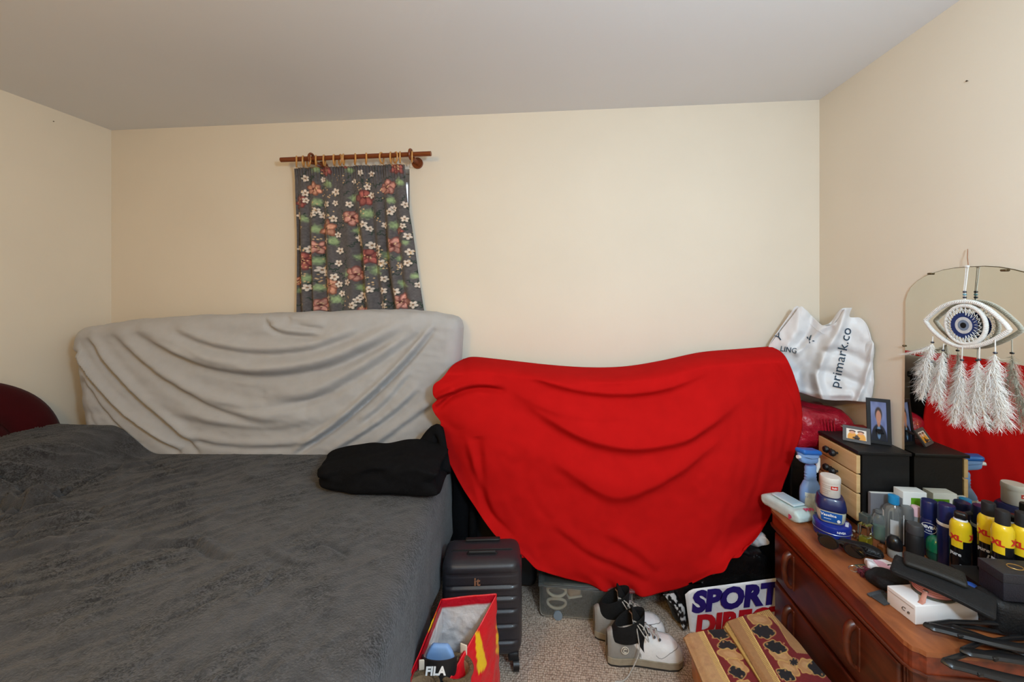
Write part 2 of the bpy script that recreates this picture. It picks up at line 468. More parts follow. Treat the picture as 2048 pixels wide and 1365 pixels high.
# the print: dusty pink blooms, pale green leaves and small white flowers on slate grey
qx, qy = (px - 540) * 3.79, (py - 280) * 3.79
col = np.zeros(px.shape + (3,)) + np.array((92, 88, 90.0))
def blend(mask, c):
    i = np.nonzero(mask > 0.003)
    if len(i[0]): m = mask[i][:, None]; col[i] = col[i] * (1 - m) + np.array(c, float) * m
rnd = random.Random(4)
def ell(x, y, a, b, ang):
    ca, sa = math.cos(ang), math.sin(ang); out = np.full(qx.shape, 9.0); R = max(a, b) * 1.6
    i = np.nonzero((np.abs(qx - x) < R) & (np.abs(qy - y) < R)); dx, dy = qx[i] - x, qy[i] - y
    out[i] = np.sqrt(((dx * ca + dy * sa) / a) ** 2 + ((-dx * sa + dy * ca) / b) ** 2)
    return out
def soft(d, e=0.18): return np.clip((1 - d) / e, 0, 1)
for k in range(330):                                                     # dark sprigs
    x, y, a = rnd.uniform(170, 1250), rnd.uniform(190, 1640), rnd.uniform(0, 6.3)
    for j in range(4): blend(soft(ell(x + 13 * j * math.cos(a), y + 13 * j * math.sin(a), 12, 4, a + (-1) ** j * 0.8), .4) * 0.85, (30, 52, 42))
greens = [(355,475,50),(640,440,45),(745,560,60),(920,460,45),(355,680,50),(260,600,45),(655,680,45),(485,770,55),(440,335,45),(985,325,45),(950,650,50),(665,885,45),(890,880,55),(370,915,50),(805,990,60),(595,1010,50),(985,895,35),(290,1050,50),(375,1120,45),(690,1120,50),(1010,1090,45),(510,1210,55),(210,1140,35),(350,225,40),(610,230,40),(1090,1030,35),(1030,780,30),(560,1330,50),(800,1380,60),(300,1350,50),(1080,1340,50)]
RAG = 1 + 0.35 * vnoise(qx / 11, qy / 11, 3)
for x, y, r in greens:
    rag = RAG
    blend(soft(ell(x, y, r, r * 0.75, rnd.uniform(-.6, .6)) * rag, 0.5) * 0.85, (138, 160, 118))
    blend(soft(ell(x, y, r * .6, r * 0.35, rnd.uniform(-.6, .6)) * rag, 0.5) * 0.6, (166, 188, 136))
bigs = [(425,235,45,0),(965,215,50,0),(340,375,55,2),(890,365,62,1),(725,440,62,0),(240,475,55,0),(620,590,60,1),(440,670,62,2),(940,805,65,1),(755,885,68,0),(360,815,50,1),(270,915,65,0),(650,1020,62,1),(465,1105,62,2),(380,1250,52,1),(1000,1230,62,1),(195,1070,36,2),(570,195,25,0),(985,690,30,0),(700,1320,60,1),(480,1400,60,0),(1050,1420,60,0),(250,1430,55,1),(880,1500,60,2)]
RAG2 = 1 + 0.14 * vnoise(qx / 14, qy / 14, 13)
for x, y, r, k in bigs:
    c1, c2 = [((170, 96, 88), (104, 50, 50)), ((206, 150, 136), (126, 72, 66)), ((208, 152, 128), (136, 80, 62))][k]
    a0 = rnd.uniform(0, 6)
    for j in range(6):
        a = a0 + j * 1.047; rr = r * rnd.uniform(.38, .66)
        e = ell(x + rr * math.cos(a), y + rr * math.sin(a), r * rnd.uniform(.40, .66), r * rnd.uniform(.26, .46), a + rnd.uniform(-.5, .5)) * RAG2
        blend(soft(e * 0.92, .12) * 0.9, c2)
        blend(soft(e * 1.12, .45), np.array(c1) * rnd.uniform(.86, 1.14))
    blend(soft(ell(x, y, r * .24, r * .2, a0), .5), (86, 34, 34))
    for j in range(4): blend(soft(ell(x + rnd.uniform(-.3, .3) * r, y + rnd.uniform(-.3, .3) * r, 5, 5, 0), .5), (230, 196, 150))
whites = [(355,540),(330,570),(390,570),(485,600),(515,720),(425,765),(275,460),(270,405),(640,315),(740,360),(770,420),(940,520),(915,550),(1020,490),(1020,600),(1010,655),(720,645),(755,675),(865,645),(665,740),(690,780),(770,800),(820,815),(820,865),(530,840),(1055,850),(1040,730),(520,935),(725,970),(845,935),(380,985),(410,1010),(240,1010),(495,1040),(525,1095),(590,1080),(865,1055),(995,960),(1045,935),(545,1165),(440,1200),(690,1180),(730,1210),(660,1215),(860,1145),(770,1135),(860,1255),(630,1255),(240,1255),(290,1120),(965,1150),(210,820),(215,570),(270,295),(500,395),(600,490),(430,490),(495,480),(770,260),(690,255),(300,830),(400,300),(540,1330),(640,1400),(900,1360),(350,1360),(760,1440),(980,1340),(1090,1250),(1110,1100)]
for x, y in whites:
    r = rnd.uniform(23, 31); a0 = rnd.uniform(0, 6)
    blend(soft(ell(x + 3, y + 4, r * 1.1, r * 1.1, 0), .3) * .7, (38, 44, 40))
    for j in range(5):
        a = a0 + j * 1.2566
        blend(soft(ell(x + r * .58 * math.cos(a), y + r * .58 * math.sin(a), r * .46, r * .38, a), .3), (226, 210, 196))
    blend(soft(ell(x, y, r * .26, r * .26, 0), .5), (150, 110, 80))
for k in range(55):                                                      # sprays of tiny cream dots
    x, y = rnd.uniform(180, 1150), rnd.uniform(200, 1500)
    for j in range(5): blend(soft(ell(x + rnd.uniform(-26, 26), y + rnd.uniform(-45, 45), 6.5, 6.5, 0), .5) * .9, (228, 190, 140))
col *= (1 + .10 * vnoise(qx / 9, qy / 9, 23))[..., None]
ctop = P(700, 333, Y=CY)
curt = thing('floral_curtain', 'short slate grey curtain with pink blooms and white flowers hanging on wooden rings', 'curtain', tuple(ctop))
M_CURT = mat('printed_curtain_cotton', (255, 255, 255), 0.85, 0.06, 40, 0.15, 500, attr=True, spec=0.2, sheen=0.2)
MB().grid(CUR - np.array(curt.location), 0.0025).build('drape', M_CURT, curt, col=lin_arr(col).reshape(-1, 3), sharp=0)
rs = random.Random(9)
for pxr, ang in ((594, .25), (608, .5), (619, -.3), (634, .35), (651, .6), (671, .55), (683, -.2), (690, .5), (713, .1), (735, .15), (766, 1.0), (784, .5), (793, -.4), (802, .3), (825, .2)):
    q = ra + (rb - ra) * ((pxr - 562) / 300.0); q = q + Vector((0, 0, -0.0125))
    ang = math.atan2(q.x, q.y) + (ang - .25) * .55
    x = Vector((math.sin(ang), math.cos(ang), 0))
    pts = [q + x * 0.0265 * math.cos(a) + Vector((0, 0, 0.0265 * math.sin(a))) for a in np.linspace(0, 2 * math.pi, 25)[:-1]]
    r_ = MB().tube(rel(curt, pts), 0.0044, 8, closed=True).build('ring', M_RING, curt)
    if pxr < 810:
        h0 = q + Vector((0, 0, -0.028)); h1 = Vector((q.x, CY + 0.004, P(pxr, 338 - 8 * (pxr - 587) / 221, Y=CY).z - 0.004))
        MB().tube(rel(curt, [h0, h0.lerp(h1, .5) + Vector((0.003, 0, 0)), h1]), 0.0013, 6).build('hook', M_RING, r_)

# ================================================================== GREY MATTRESS STANDING AGAINST THE BACK WALL
def bed_far(X): return 1.80 + 0.085 * (X + 1.469)
def px_lines(raw, ox, oy, sc, conv):
    out = []
    for pts, *rest in raw:
        out.append(([conv(ox + x / sc, oy + y / sc) for x, y in pts], *rest))
    return out
def mat_plane(px, py):
    a = (px - CX) / F; d = (-SN + a * CS, CS + a * SN); k = (1.815 + 0.085 * 1.469) / (d[1] - 0.085 * d[0])
    return (d[0] * k, CAMZ + (HY - py) / F * k)
sil = [(160, 668), (220, 650), (321, 636), (450, 629), (587, 625), (700, 621), (803, 619), (880, 623), (908, 630)]
sx_, sz_ = zip(*[(lambda q: (q.x, q.z))(P(x, y, Y=1.815 + 0.085 * (-2.45 + 2.0 * (x - 135) / 783 + 1.469) + 0.14)) for x, y in sil])
b = MB().rbox((0, 0, 0), (2.0, 0.185, 1.25), 0.055, (230, 5, 130))
V = np.array(b.v)
s = V[:, 0] / 2.0 + 0.5; t = V[:, 2] / 1.25 + 0.5; th = V[:, 1]
XL = np.interp(t, [0.3, 0.55, 1], [-2.28, -2.31, -2.378]); XR = np.interp(t, [0.3, 0.6, 0.95, 1], [-0.49, -0.474, -0.446, -0.45])
X = XL + s * (XR - XL); zt = np.interp(X, sx_, sz_)
Z = 0.02 + (zt - 0.02) * t
front = 1.815 + 0.085 * (X + 1.469)
back = np.minimum(front + 0.185, ROOM_B - 0.012)
Y = front + (th / 0.185 + 0.5) * (back - front)
c7 = [([(300,240),(400,380),(540,540),(690,650),(790,720)], .030, .012, .024, .03), ([(380,215),(480,350),(620,500),(760,620),(870,720)], .026, .016, .018, .045),
      ([(480,190),(600,310),(760,430),(950,530),(1150,580),(1330,560)], .014, .022, .018, .05), ([(590,200),(760,290),(900,345),(1050,375),(1200,380),(1400,350),(1560,290),(1800,170)], .024, .02, .026, .055),
      ([(760,190),(900,245),(1080,280),(1250,280),(1400,255),(1580,190)], .014, .016, .016, .04), ([(1150,110),(1170,160),(1250,200),(1420,212)], .012, .01, .012, .03), ([(1230,110),(1290,150),(1420,180)], .009, .01, .009, .03),
      ([(1900,165),(1780,310),(1640,450),(1480,590),(1350,680),(1270,730)], .024, .011, .02, .03), ([(1850,180),(1700,290),(1550,390),(1350,480),(1150,500)], .012, .02, .016, .05),
      ([(1830,440),(1700,560),(1500,690),(1420,740)], .012, .012, .012, .03), ([(1790,370),(1680,500),(1560,600)], .008, .012, .008, .03), ([(1900,500),(1760,600),(1600,720)], .008, .014, .01, .03),
      ([(800,560),(1000,600),(1200,610),(1400,580)], .008, .018, .01, .04), ([(760,640),(1000,690),(1250,690),(1400,660)], .007, .014, .008, .03), ([(900,480),(1100,520),(1300,500),(1500,440)], .006, .014, .007, .03),
      ([(300,290),(340,420),(400,560),(450,640)], .01, .014, .01, .0), ([(310,260),(370,400),(480,560),(600,680)], .009, .012, .008, .02), ([(650,190),(800,250),(930,310),(1100,330)], .007, .016, .008, .03)]
fl = px_lines(c7, 0, 580, 2.1787, mat_plane)
w = np.clip(-th / 0.0925, 0, 1) ** 2
D = 1.5 * folds(np.stack([X, Z], 1), fl) + swags(np.stack([X, Z], 1), px_lines([([(480,160),(760,285),(900,340),(1050,370),(1200,375),(1400,345),(1560,285),(1850,140)], .022, .06, .02), ([(700,160),(900,240),(1080,275),(1250,275),(1400,250),(1620,170)], .016, .05, .016), ([(480,330),(760,520),(1000,590),(1200,600),(1400,570),(1660,420)], .014, .07, .025)], 0, 580, 2.1787, mat_plane)) + 0.0035 * vnoise(X * 9 + 4, Z * 22, 2) + 0.0018 * vnoise(X * 25, Z * 60 + X * 8, 6)
Y -= D * w
topw = np.clip((t - 0.93) / 0.07, 0, 1)
Z += topw * 0.006 * vnoise(X * 14, Y * 30, 12)
b.v = [tuple(p) for p in np.stack([X, Y, Z], 1)]
M_GREYSHEET = mat('light_grey_jersey_sheet', (178, 177, 178), 0.85, 0.04, 25, 0.12, 350, sheen=0.15, spec=0.2, bdist=0.003)
mo = (-1.42, 1.9, 0.0)
mroot = thing('standing_mattress', 'mattress in a light grey fitted sheet standing on edge against the back wall', 'mattress', mo)
b.build('fitted_sheet', M_GREYSHEET, mroot, sharp=0).location = (0, 0, 0)
ms = mroot.children[0].data
for vtx in ms.vertices: vtx.co -= Vector(mo)

# ================================================================== BED
M_BASE = mat('divan_fabric', (70, 62, 60), 0.9, 0.1, 40, 0.2, 300)
M_VELVET = mat('wine_red_velvet', (66, 6, 13), 0.8, 0.18, 9, 0.1, 200, sheen=0.08, spec=0.08)
bed = thing('bed', 'double bed with a buttoned wine red velvet headboard under a charcoal blanket', 'bed', (-1.45, 1.1, 0), 0.0)
def foot(Y): return -0.455 - 0.100 * (Y - 1.642)
def bed_prism(z0, z1, ins):
    pts = [(-2.46 + ins, 0.46 + ins), (foot(0.46) - ins, 0.46 + ins), (foot(1.86) - ins, bed_far(-0.48) - ins), (-2.46 + ins, bed_far(-2.46) - ins)]
    return [(x - bed.location.x, y - bed.location.y) for x, y in pts], z0, z1
MB().prism(*bed_prism(0.05, 0.34, 0.05)).build('divan_base', M_BASE, bed, smooth=False)
MB().prism(*bed_prism(0.345, 0.585, 0.045)).build('mattress', mat('mattress_ticking', (215, 210, 200), .9), bed, smooth=False)
for x, y in ((-2.3, 0.65), (-2.3, 1.5), (-0.6, 0.65), (-0.62, 1.65)):
    MB().lathe([(0.02, 0), (0.025, 0.02), (0.025, 0.052)], (x - bed.location.x, y - bed.location.y, 0), 14).build('castor', mat('black_plastic', (24, 24, 25), .45, .1), bed)
# headboard: an arched, padded board with a rolled border round a buttoned panel
hb_c, hb_w, hb_x = 1.085, 0.715, -2.535
def hb_out(a):                                     # a: 0..pi, outline point (dy, dz) at ring 1
    ca, sa = math.cos(a), math.sin(a)
    k = (abs(ca) ** 3.2 + abs(sa) ** 2.1) ** (-1 / 2.6)
    return hb_w * k * ca, 0.53 * k * sa
def hb_ring(rings, front, n=64):
    A = []
    for r in rings:
        A.append([(hb_x + front(r, a), hb_c + hb_out(a)[0] * r, 0.555 + hb_out(a)[1] * r) for a in np.linspace(0, math.pi, n)])
    return np.array(A) - np.array(bed.location)
rr_ = [1.0, 1.0, 0.995, .97, .93, .88, .83, .79, .775]
dd_ = [0.0, 0.045, 0.07, .085, .093, .094, .088, .073, .055]
A = np.array([[(hb_x + dd_[i], hb_c + hb_out(a)[0] * rr_[i], 0.555 + hb_out(a)[1] * rr_[i]) for a in np.linspace(0, math.pi, 64)] for i in range(9)]) - np.array(bed.location)
hb = MB().grid(A).build('headboard', M_VELVET, bed, sharp=0)
MB().prism([(p[1] - bed.location.y, p[2]) for p in [(0, hb_c + hb_out(a)[0] * .97, .555 + hb_out(a)[1] * .97) for a in np.linspace(0, math.pi, 40)] + [(0, hb_c - hb_w * .9, .1), (0, hb_c + hb_w * .9, .1)]], 0, 0.035,
           frame((hb_x - bed.location.x - 0.0, 0, 0), (0, 1, 0), (0, 0, 1))).build('backing_board', M_VELVET, hb, smooth=False)
btn = [(hb_c + dy, 0.555 + dz) for dz, row in ((.12, (-.42, -.14, .14, .42)), (.26, (-.28, 0, .28)), (.06, (-.28, 0, .28, .5)), (.34, (-.14, .14))) for dy in row]
R_ = np.linspace(0.785, 0.0, 26)
A = np.array([[(0, hb_c + hb_out(a)[0] * r, 0.555 + hb_out(a)[1] * r) for a in np.linspace(0, math.pi, 90)] for r in R_])
dep = np.full(A.shape[:2], 0.062)
for y, z in btn: dep -= 0.024 * np.exp(-((A[..., 1] - y) ** 2 + (A[..., 2] - z) ** 2) / 0.045 ** 2)
dep -= 0.02 * np.exp(-((0.785 - R_[:, None]) / 0.03) ** 2)
A[..., 0] = hb_x + dep
MB().grid(A - np.array(bed.location)).build('tufted_panel', M_VELVET, hb, sharp=0)
for y, z in btn:
    MB().lathe([(0.001, 0.009), (0.008, 0.008), (0.012, 0.004), (0.013, 0)][::-1], n=14, xf=frame((hb_x + 0.036 - bed.location.x, y - bed.location.y, z), (0, 1, 0), (0, 0, 1))).build('button', M_VELVET, hb)

# charcoal fleece blanket over bed and pillow
BZ = 0.62
nb, na = 300, 380
hang = 0.33
la = np.concatenate([np.linspace(0, 1, na - 60), 1 + np.linspace(0, 1, 61)[1:]])
lb = np.concatenate([-np.linspace(1, 0, 15)[:-1], np.linspace(0, 1, nb - 14)])
# b = 0 at the far edge .. 1 near edge
Yn = 0.43
A_, B_ = np.meshgrid(la, np.concatenate([np.linspace(0, 1, nb - 40), 1 + np.linspace(0, 1, 41)[1:]]))
a1 = np.minimum(A_, 1); b1 = np.minimum(B_, 1)
Y0 = 1.8 * (1 - b1) + Yn * b1
for _ in range(3):
    Xe = -2.49 + (foot(Y0) + 2.49) * a1
    Y0 = bed_far(Xe) * (1 - b1) + Yn * b1
X, Y = Xe, Y0
Z = np.full(X.shape, BZ)
# pillow under the blanket
pr = smoothstep(-1.86, -2.10, X + 0.16 * (1.75 - Y)) * smoothstep(1.0, 1.28, Y)
Z += 0.145 * pr * (1 - 0.35 * smoothstep(-2.35, -2.5, X)) + 0.008 * vnoise(X * 5, Y * 5, 1) * pr
flat = lambda px, py: tuple(P(px, py, Z=BZ + 0.01))[:2]
flat_p = lambda px, py: tuple(P(px, py, Z=BZ + 0.07))[:2]
c2 = [([(280,1070),(600,1050),(900,950),(1150,860),(1450,780),(1620,765)], .02, .016, .012, -.035), ([(250,1190),(600,1110),(850,990),(1050,910),(1300,830)], .012, .014, .012, -.03),
      ([(0,1050),(180,1080),(400,1000)], .008, .012, .006, -.02), ([(0,1350),(150,1260),(400,1190),(640,1150)], .016, .018, .012, .03), ([(0,1180),(250,1190),(420,1200)], .012, .014, .01, .03),
      ([(560,1250),(900,1150),(1200,1050),(1500,950),(1750,860)], .011, .016, .01, -.03), ([(1400,1100),(1700,1030),(2040,940)], .011, .014, .008, -.03), ([(850,1380),(1250,1280),(1500,1180),(1700,1100)], .009, .014, .008, -.03)]
c3 = [([(0,660),(200,560),(420,500),(600,465)], .013, .018, .01, -.035), ([(0,745),(250,660),(500,610),(740,545)], .011, .018, .01, -.035), ([(0,560),(160,500),(340,450),(520,400)], .01, .016, .01, -.03),
      ([(0,470),(110,430),(260,390),(420,370)], .012, .016, .009, -.03), ([(560,560),(740,500),(900,440)], .006, .016, .006, -.03), ([(1030,345),(1180,300),(1330,250)], .006, .014, .005, -.03),
      ([(700,700),(790,655),(900,650),(1080,640),(1180,690),(1320,730)], .012, .016, .012, .035), ([(1080,640),(1130,590)], .008, .014, .006, .02), ([(1420,660),(1520,720),(1650,760)], .005, .016, .008, .03),
      ([(880,1065),(1080,985),(1240,900)], .008, .014, .008, -.03), ([(1350,950),(1480,850),(1510,770)], .007, .014, .008, -.03), ([(0,1090),(300,1010),(520,960)], .008, .024, .012, -.05),
      ([(0,940),(300,880),(560,860),(760,790)], .008, .022, .012, -.05), ([(300,1240),(600,1130),(860,1060)], .006, .02, .008, -.04), ([(1650,690),(1760,640),(1900,690)], .009, .012, .008, -.02)]
fl = [(p_, a_ * 1.7, w_, r_ * 1.5, s_) for p_, a_, w_, r_, s_ in px_lines(c2, 0, 740, 4.876, flat_p) + px_lines(c3[:4], 0, 840, 2.6, flat)] + [(p_, a_ * .55, w_ * .8, r_ * .35, s_ * .8) for p_, a_, w_, r_, s_ in px_lines(c3[4:], 0, 840, 2.6, flat)]
D = 2.3 * folds(np.stack([X.ravel(), Y.ravel()], 1), [(p_, a_, w_ * .72, r_ * .8, s_ * .8) for p_, a_, w_, r_, s_ in fl]).reshape(X.shape)
al, ac = (X + Y) * .7071, (Y - X) * .7071 + .02 * vnoise(X * 6, Y * 6, 44)
wm = .25 + .75 * smoothstep(-.7, -1.4, X) * smoothstep(.55, 1.0, Y)
D += wm * (0.014 * (1 - np.abs(vnoise(al * 2.6, ac * 19, 41))) ** 10 + 0.010 * (1 - np.abs(vnoise(al * 4.5 + 9, ac * 30, 42))) ** 6)
D += 0.005 * vnoise(X * 7 + 1, Y * 9, 7) + 0.0022 * vnoise(X * 26, Y * 34, 9) + 0.002 * vnoise(X * 60, Y * 60, 19)
edge = smoothstep(0, 0.03, np.minimum(1 - a1, 1 - b1))
Z += D * (0.25 + 0.75 * edge) * (.15 + .85 * smoothstep(0, .035, b1))
# rounded rim and hanging sides (foot end and near side)
def drop(l, r=0.055, H=hang):
    arc = r * math.pi / 2; l = l * (H + arc - r)
    th_ = np.clip(l / r, 0, math.pi / 2)
    return r * np.sin(th_) , r * (1 - np.cos(th_)) + np.clip(l - arc, 0, None)
ox, oz = drop(np.maximum(A_ - 1, 0)); oy, oz2 = drop(np.maximum(B_ - 1, 0))
rip = 0.008 * np.sin(Y * 21 + 2 * np.sin(Y * 5)) * np.clip(A_ - 1.1, 0, 1) + 0.012 * np.clip(A_ - 1.15, 0, 1)
X = X + ox - 0.05 + rip * (A_ > 1); Z = Z - np.maximum(oz, oz2); Y = Y - oy
M_FLEECE = mat('charcoal_fleece', (68, 68, 71), 0.97, 0.26, 26, .8, 190, sheen=0.18, spec=0.04, detail=9, bdist=0.007)
_N, _L = M_FLEECE.node_tree.nodes, M_FLEECE.node_tree.links          # matted tufts: fine dark speckle in patches
_b = _N['Principled BSDF']; _src = _b.inputs['Base Color'].links[0].from_socket
_tc = _N.new('ShaderNodeTexCoord')
_n1 = _N.new('ShaderNodeTexNoise'); _n1.inputs['Scale'].default_value = 5.0; _n1.inputs['Detail'].default_value = 3; _L.new(_tc.outputs['Object'], _n1.inputs['Vector'])
_n2 = _N.new('ShaderNodeTexNoise'); _n2.inputs['Scale'].default_value = 95.0; _n2.inputs['Detail'].default_value = 4; _n2.inputs['Distortion'].default_value = 1.5; _L.new(_tc.outputs['Object'], _n2.inputs['Vector'])
_r1 = _N.new('ShaderNodeMapRange'); _r1.inputs[1].default_value = .42; _r1.inputs[2].default_value = .62; _L.new(_n1.outputs[0], _r1.inputs[0])
_r2 = _N.new('ShaderNodeMapRange'); _r2.inputs[1].default_value = .44; _r2.inputs[2].default_value = .57; _r2.inputs[3].default_value = .34; _r2.inputs[4].default_value = 1.08; _L.new(_n2.outputs[0], _r2.inputs[0])
_m = _N.new('ShaderNodeMix'); _m.data_type = 'RGBA'; _m.blend_type = 'MULTIPLY'; _L.new(_r1.outputs[0], _m.inputs[0]); _L.new(_src, _m.inputs[6]); _L.new(_r2.outputs[0], _m.inputs[7]); _L.new(_m.outputs[2], _b.inputs['Base Color'])
bl = MB().grid(np.stack([X, Y, Z], -1), 0.008, flip=True)
blk = bl.build('fleece_blanket', M_FLEECE, loc=(-1.45, 1.1, BZ), sharp=0)
tag(blk, 'charcoal grey fleece blanket spread over the bed and hanging at its foot', 'blanket')

# black folded jumper at the foot of the bed
M_BLACKKNIT = mat('black_knit', (18, 18, 20), 0.95, 0.2, 60, 0.4, 400, spec=0.1)
jb = MB().rbox((0, 0, 0), (1, 1, 1), 0.13, (40, 24, 8)); V = np.array(jb.v)
s, t, h = V[:, 0] + .5, V[:, 1] + .5, V[:, 2] + .5
c00, c10, c11, c01 = [np.array(P(x, y, Z=BZ + .012)) for x, y in ((636, 984), (870, 1004), (895, 938), (662, 935))]
B4 = (c00[None] * ((1 - s) * (1 - t))[:, None] + c10[None] * (s * (1 - t))[:, None] + c11[None] * (s * t)[:, None] + c01[None] * ((1 - s) * t)[:, None])
hh = np.interp(s, [0, .12, .4, .75, 1], [.085, .10, .125, .14, .12]) * (0.88 + 0.12 * t)
Z = B4[:, 2] + h * hh + 0.006 * vnoise(s * 6, t * 5, 3) * h
B4[:, 0] += 0.012 * vnoise(t * 4, h * 3, 5) + 0.012 * np.sin(h * 9) * (s > .9); B4[:, 1] += 0.014 * vnoise(s * 6, h * 4, 6)
jb.v = [tuple(p) for p in np.stack([B4[:, 0], B4[:, 1], Z], 1)]
jo = tuple(np.array([B4[:, 0].mean(), B4[:, 1].mean(), BZ + .01]))
jr = thing('folded_jumper', 'black jumper folded into a flat bundle at the foot of the bed', 'jumper', jo)
jm = jb.build('body', M_BLACKKNIT, jr, sharp=0)
for vtx in jm.data.vertices: vtx.co -= Vector(jo)
sl = [P(830, 905, Y=1.70), P(855, 890, Y=1.72), P(868, 872, Y=1.725), P(876, 862, Y=1.71), P(884, 880, Y=1.69), P(888, 915, Y=1.66), P(886, 945, Y=1.62)]
MB().tube([tuple(Vector(p) - Vector(jo)) for p in spline(sl, 20)], [.03 + .014 * math.sin(k * .35) for k in range(20)], 12).build('sleeve', M_BLACKKNIT, jr, sharp=0)

# ================================================================== RED THROW
top = spline([(927, 718), (948, 714), (1000, 719), (1100, 730), (1180, 735), (1250, 733), (1320, 722), (1400, 705), (1480, 698), (1542, 693)], 240)
bot = spline([(1030, 1106), (1065, 1130), (1100, 1148), (1150, 1164), (1200, 1178), (1250, 1189), (1290, 1192), (1350, 1184), (1400, 1166), (1450, 1136), (1488, 1102)], 240)
lef = spline([(927, 718), (905, 731), (884, 757), (868, 770), (866, 788), (874, 799), (864, 812), (869, 828), (881, 846), (876, 862), (882, 884), (905, 940), (940, 1000), (985, 1062), (1030, 1106)], 200)
rig = spline([(1542, 693), (1566, 708), (1586, 746), (1600, 790), (1606, 842), (1599, 880), (1585, 920), (1568, 965), (1553, 1005), (1535, 1043), (1514, 1074), (1488, 1102)], 200)
uu = np.linspace(0, 1, 240)[None, :, None]; vv = np.linspace(0, 1, 200)[:, None, None]
G = (1 - vv) * top[None] + vv * bot[None] + (1 - uu) * lef[:, None] + uu * rig[:, None] - ((1 - uu) * (1 - vv) * top[0] + uu * (1 - vv) * top[-1] + (1 - uu) * vv * bot[0] + uu * vv * bot[-1])
u, v = uu[..., 0] + 0 * vv[..., 0], vv[..., 0] + 0 * uu[..., 0]
px, py = G[..., 0], G[..., 1]
# the top turns back to the wall, the middle bellies forward
tt = np.clip((py - np.interp(px, top[:, 0], top[:, 1])) / 34.0, 0, 1)
Yd = 2.03 - 0.24 * np.sin(tt * math.pi / 2) ** 0.8 - 0.072 * (smoothstep(0, .22, u) * smoothstep(1.0, .80, u)) * smoothstep(0.05, 0.6, v)
Yd -= 0.07 * smoothstep(.75, 1, v) * smoothstep(.25, 0, u) + 0.10 * smoothstep(.80, 1, v) * smoothstep(.75, .95, u)
Yd += 0.02 * smoothstep(0.75, 1, u) - 0.03 * smoothstep(.2, 0, u) * smoothstep(0.0, 0.12, v)
plane_r = lambda px, py: (P(px, py, Y=1.72).x, P(px, py, Y=1.72).z)
c8s = [([(400,150),(640,245),(850,290),(1050,295),(1250,255),(1460,170)], .036, .07, .022), ([(420,290),(650,430),(850,520),(1050,552),(1250,515),(1420,425),(1660,270)], .050, .13, .035),
       ([(560,560),(760,700),(930,790),(1100,755),(1300,640),(1560,440)], .030, .10, .035), ([(360,240),(560,350),(760,400),(950,410),(1150,380)], .010, .05, .02)]
c8 = [([(280,520),(300,720),(340,900),(460,1020)], .02, .022, .012, -.02), ([(210,520),(240,640),(300,800),(350,940)], .01, .018, .01, .03),
      ([(70,400),(150,330),(270,290),(420,300)], .018, .013, .016, .03), ([(60,360),(110,330),(170,310)], .008, .01, .01, .02), ([(1640,90),(1700,130),(1790,270),(1850,430)], .016, .012, .014, .0),
      ([(1700,330),(1690,520),(1660,700),(1600,900)], .012, .018, .012, .0), ([(1560,380),(1570,560),(1520,760)], .008, .02, .008, .0), ([(1790,300),(1800,450),(1760,640)], .012, .014, .014, .0),
      ([(560,190),(760,250),(900,270),(1080,262)], .008, .015, .01, .04), ([(640,960),(800,1090),(950,1160),(1120,1240)], .007, .02, .008, .03), ([(900,1010),(1050,1100),(1160,1200)], .005, .02, .006, .03),
      ([(1500,820),(1480,960),(1400,1120)], .007, .022, .008, .0), ([(480,560),(520,760),(640,960)], .007, .03, .007, .0), ([(1230,80),(1350,60),(1500,50)], .006, .014, .0, .0)]
fl = px_lines(c8, 840, 660, 2.4375, plane_r); sw = px_lines(c8s, 840, 660, 2.4375, plane_r)
W3 = P_arr(px, py, Yd)
Qp = np.stack([W3[..., 0].ravel() / W3[..., 1].ravel() * 1.72, (CAMZ + (W3[..., 2] - CAMZ) / W3[..., 1] * 1.72).ravel()], 1)
Dd = (1.2 * folds(Qp, fl) + swags(Qp, sw)).reshape(px.shape) + 0.004 * vnoise(W3[..., 0] * 9, W3[..., 2] * 9, 4) + 0.0015 * vnoise(W3[..., 0] * 30, W3[..., 2] * 30, 14)
Dd += 0.012 * smoothstep(0.94, 1.0, v) * np.sin(u * 40 + 3 * np.sin(u * 13))
RED = W3.copy(); RED[..., 1] -= Dd * smoothstep(0, .5, tt)
M_RED = mat('bright_red_jersey', (186, 22, 22), 0.9, 0.06, 14, 0.1, 400, spec=0.03, bdist=0.003)
ro = (0.35, 1.8, 1.0)
red = MB().grid(RED, 0.003, flip=True).build('red_throw', M_RED, loc=ro, sharp=0)
tag(red, 'bright red sheet draped over the stored things along the back wall', 'throw')

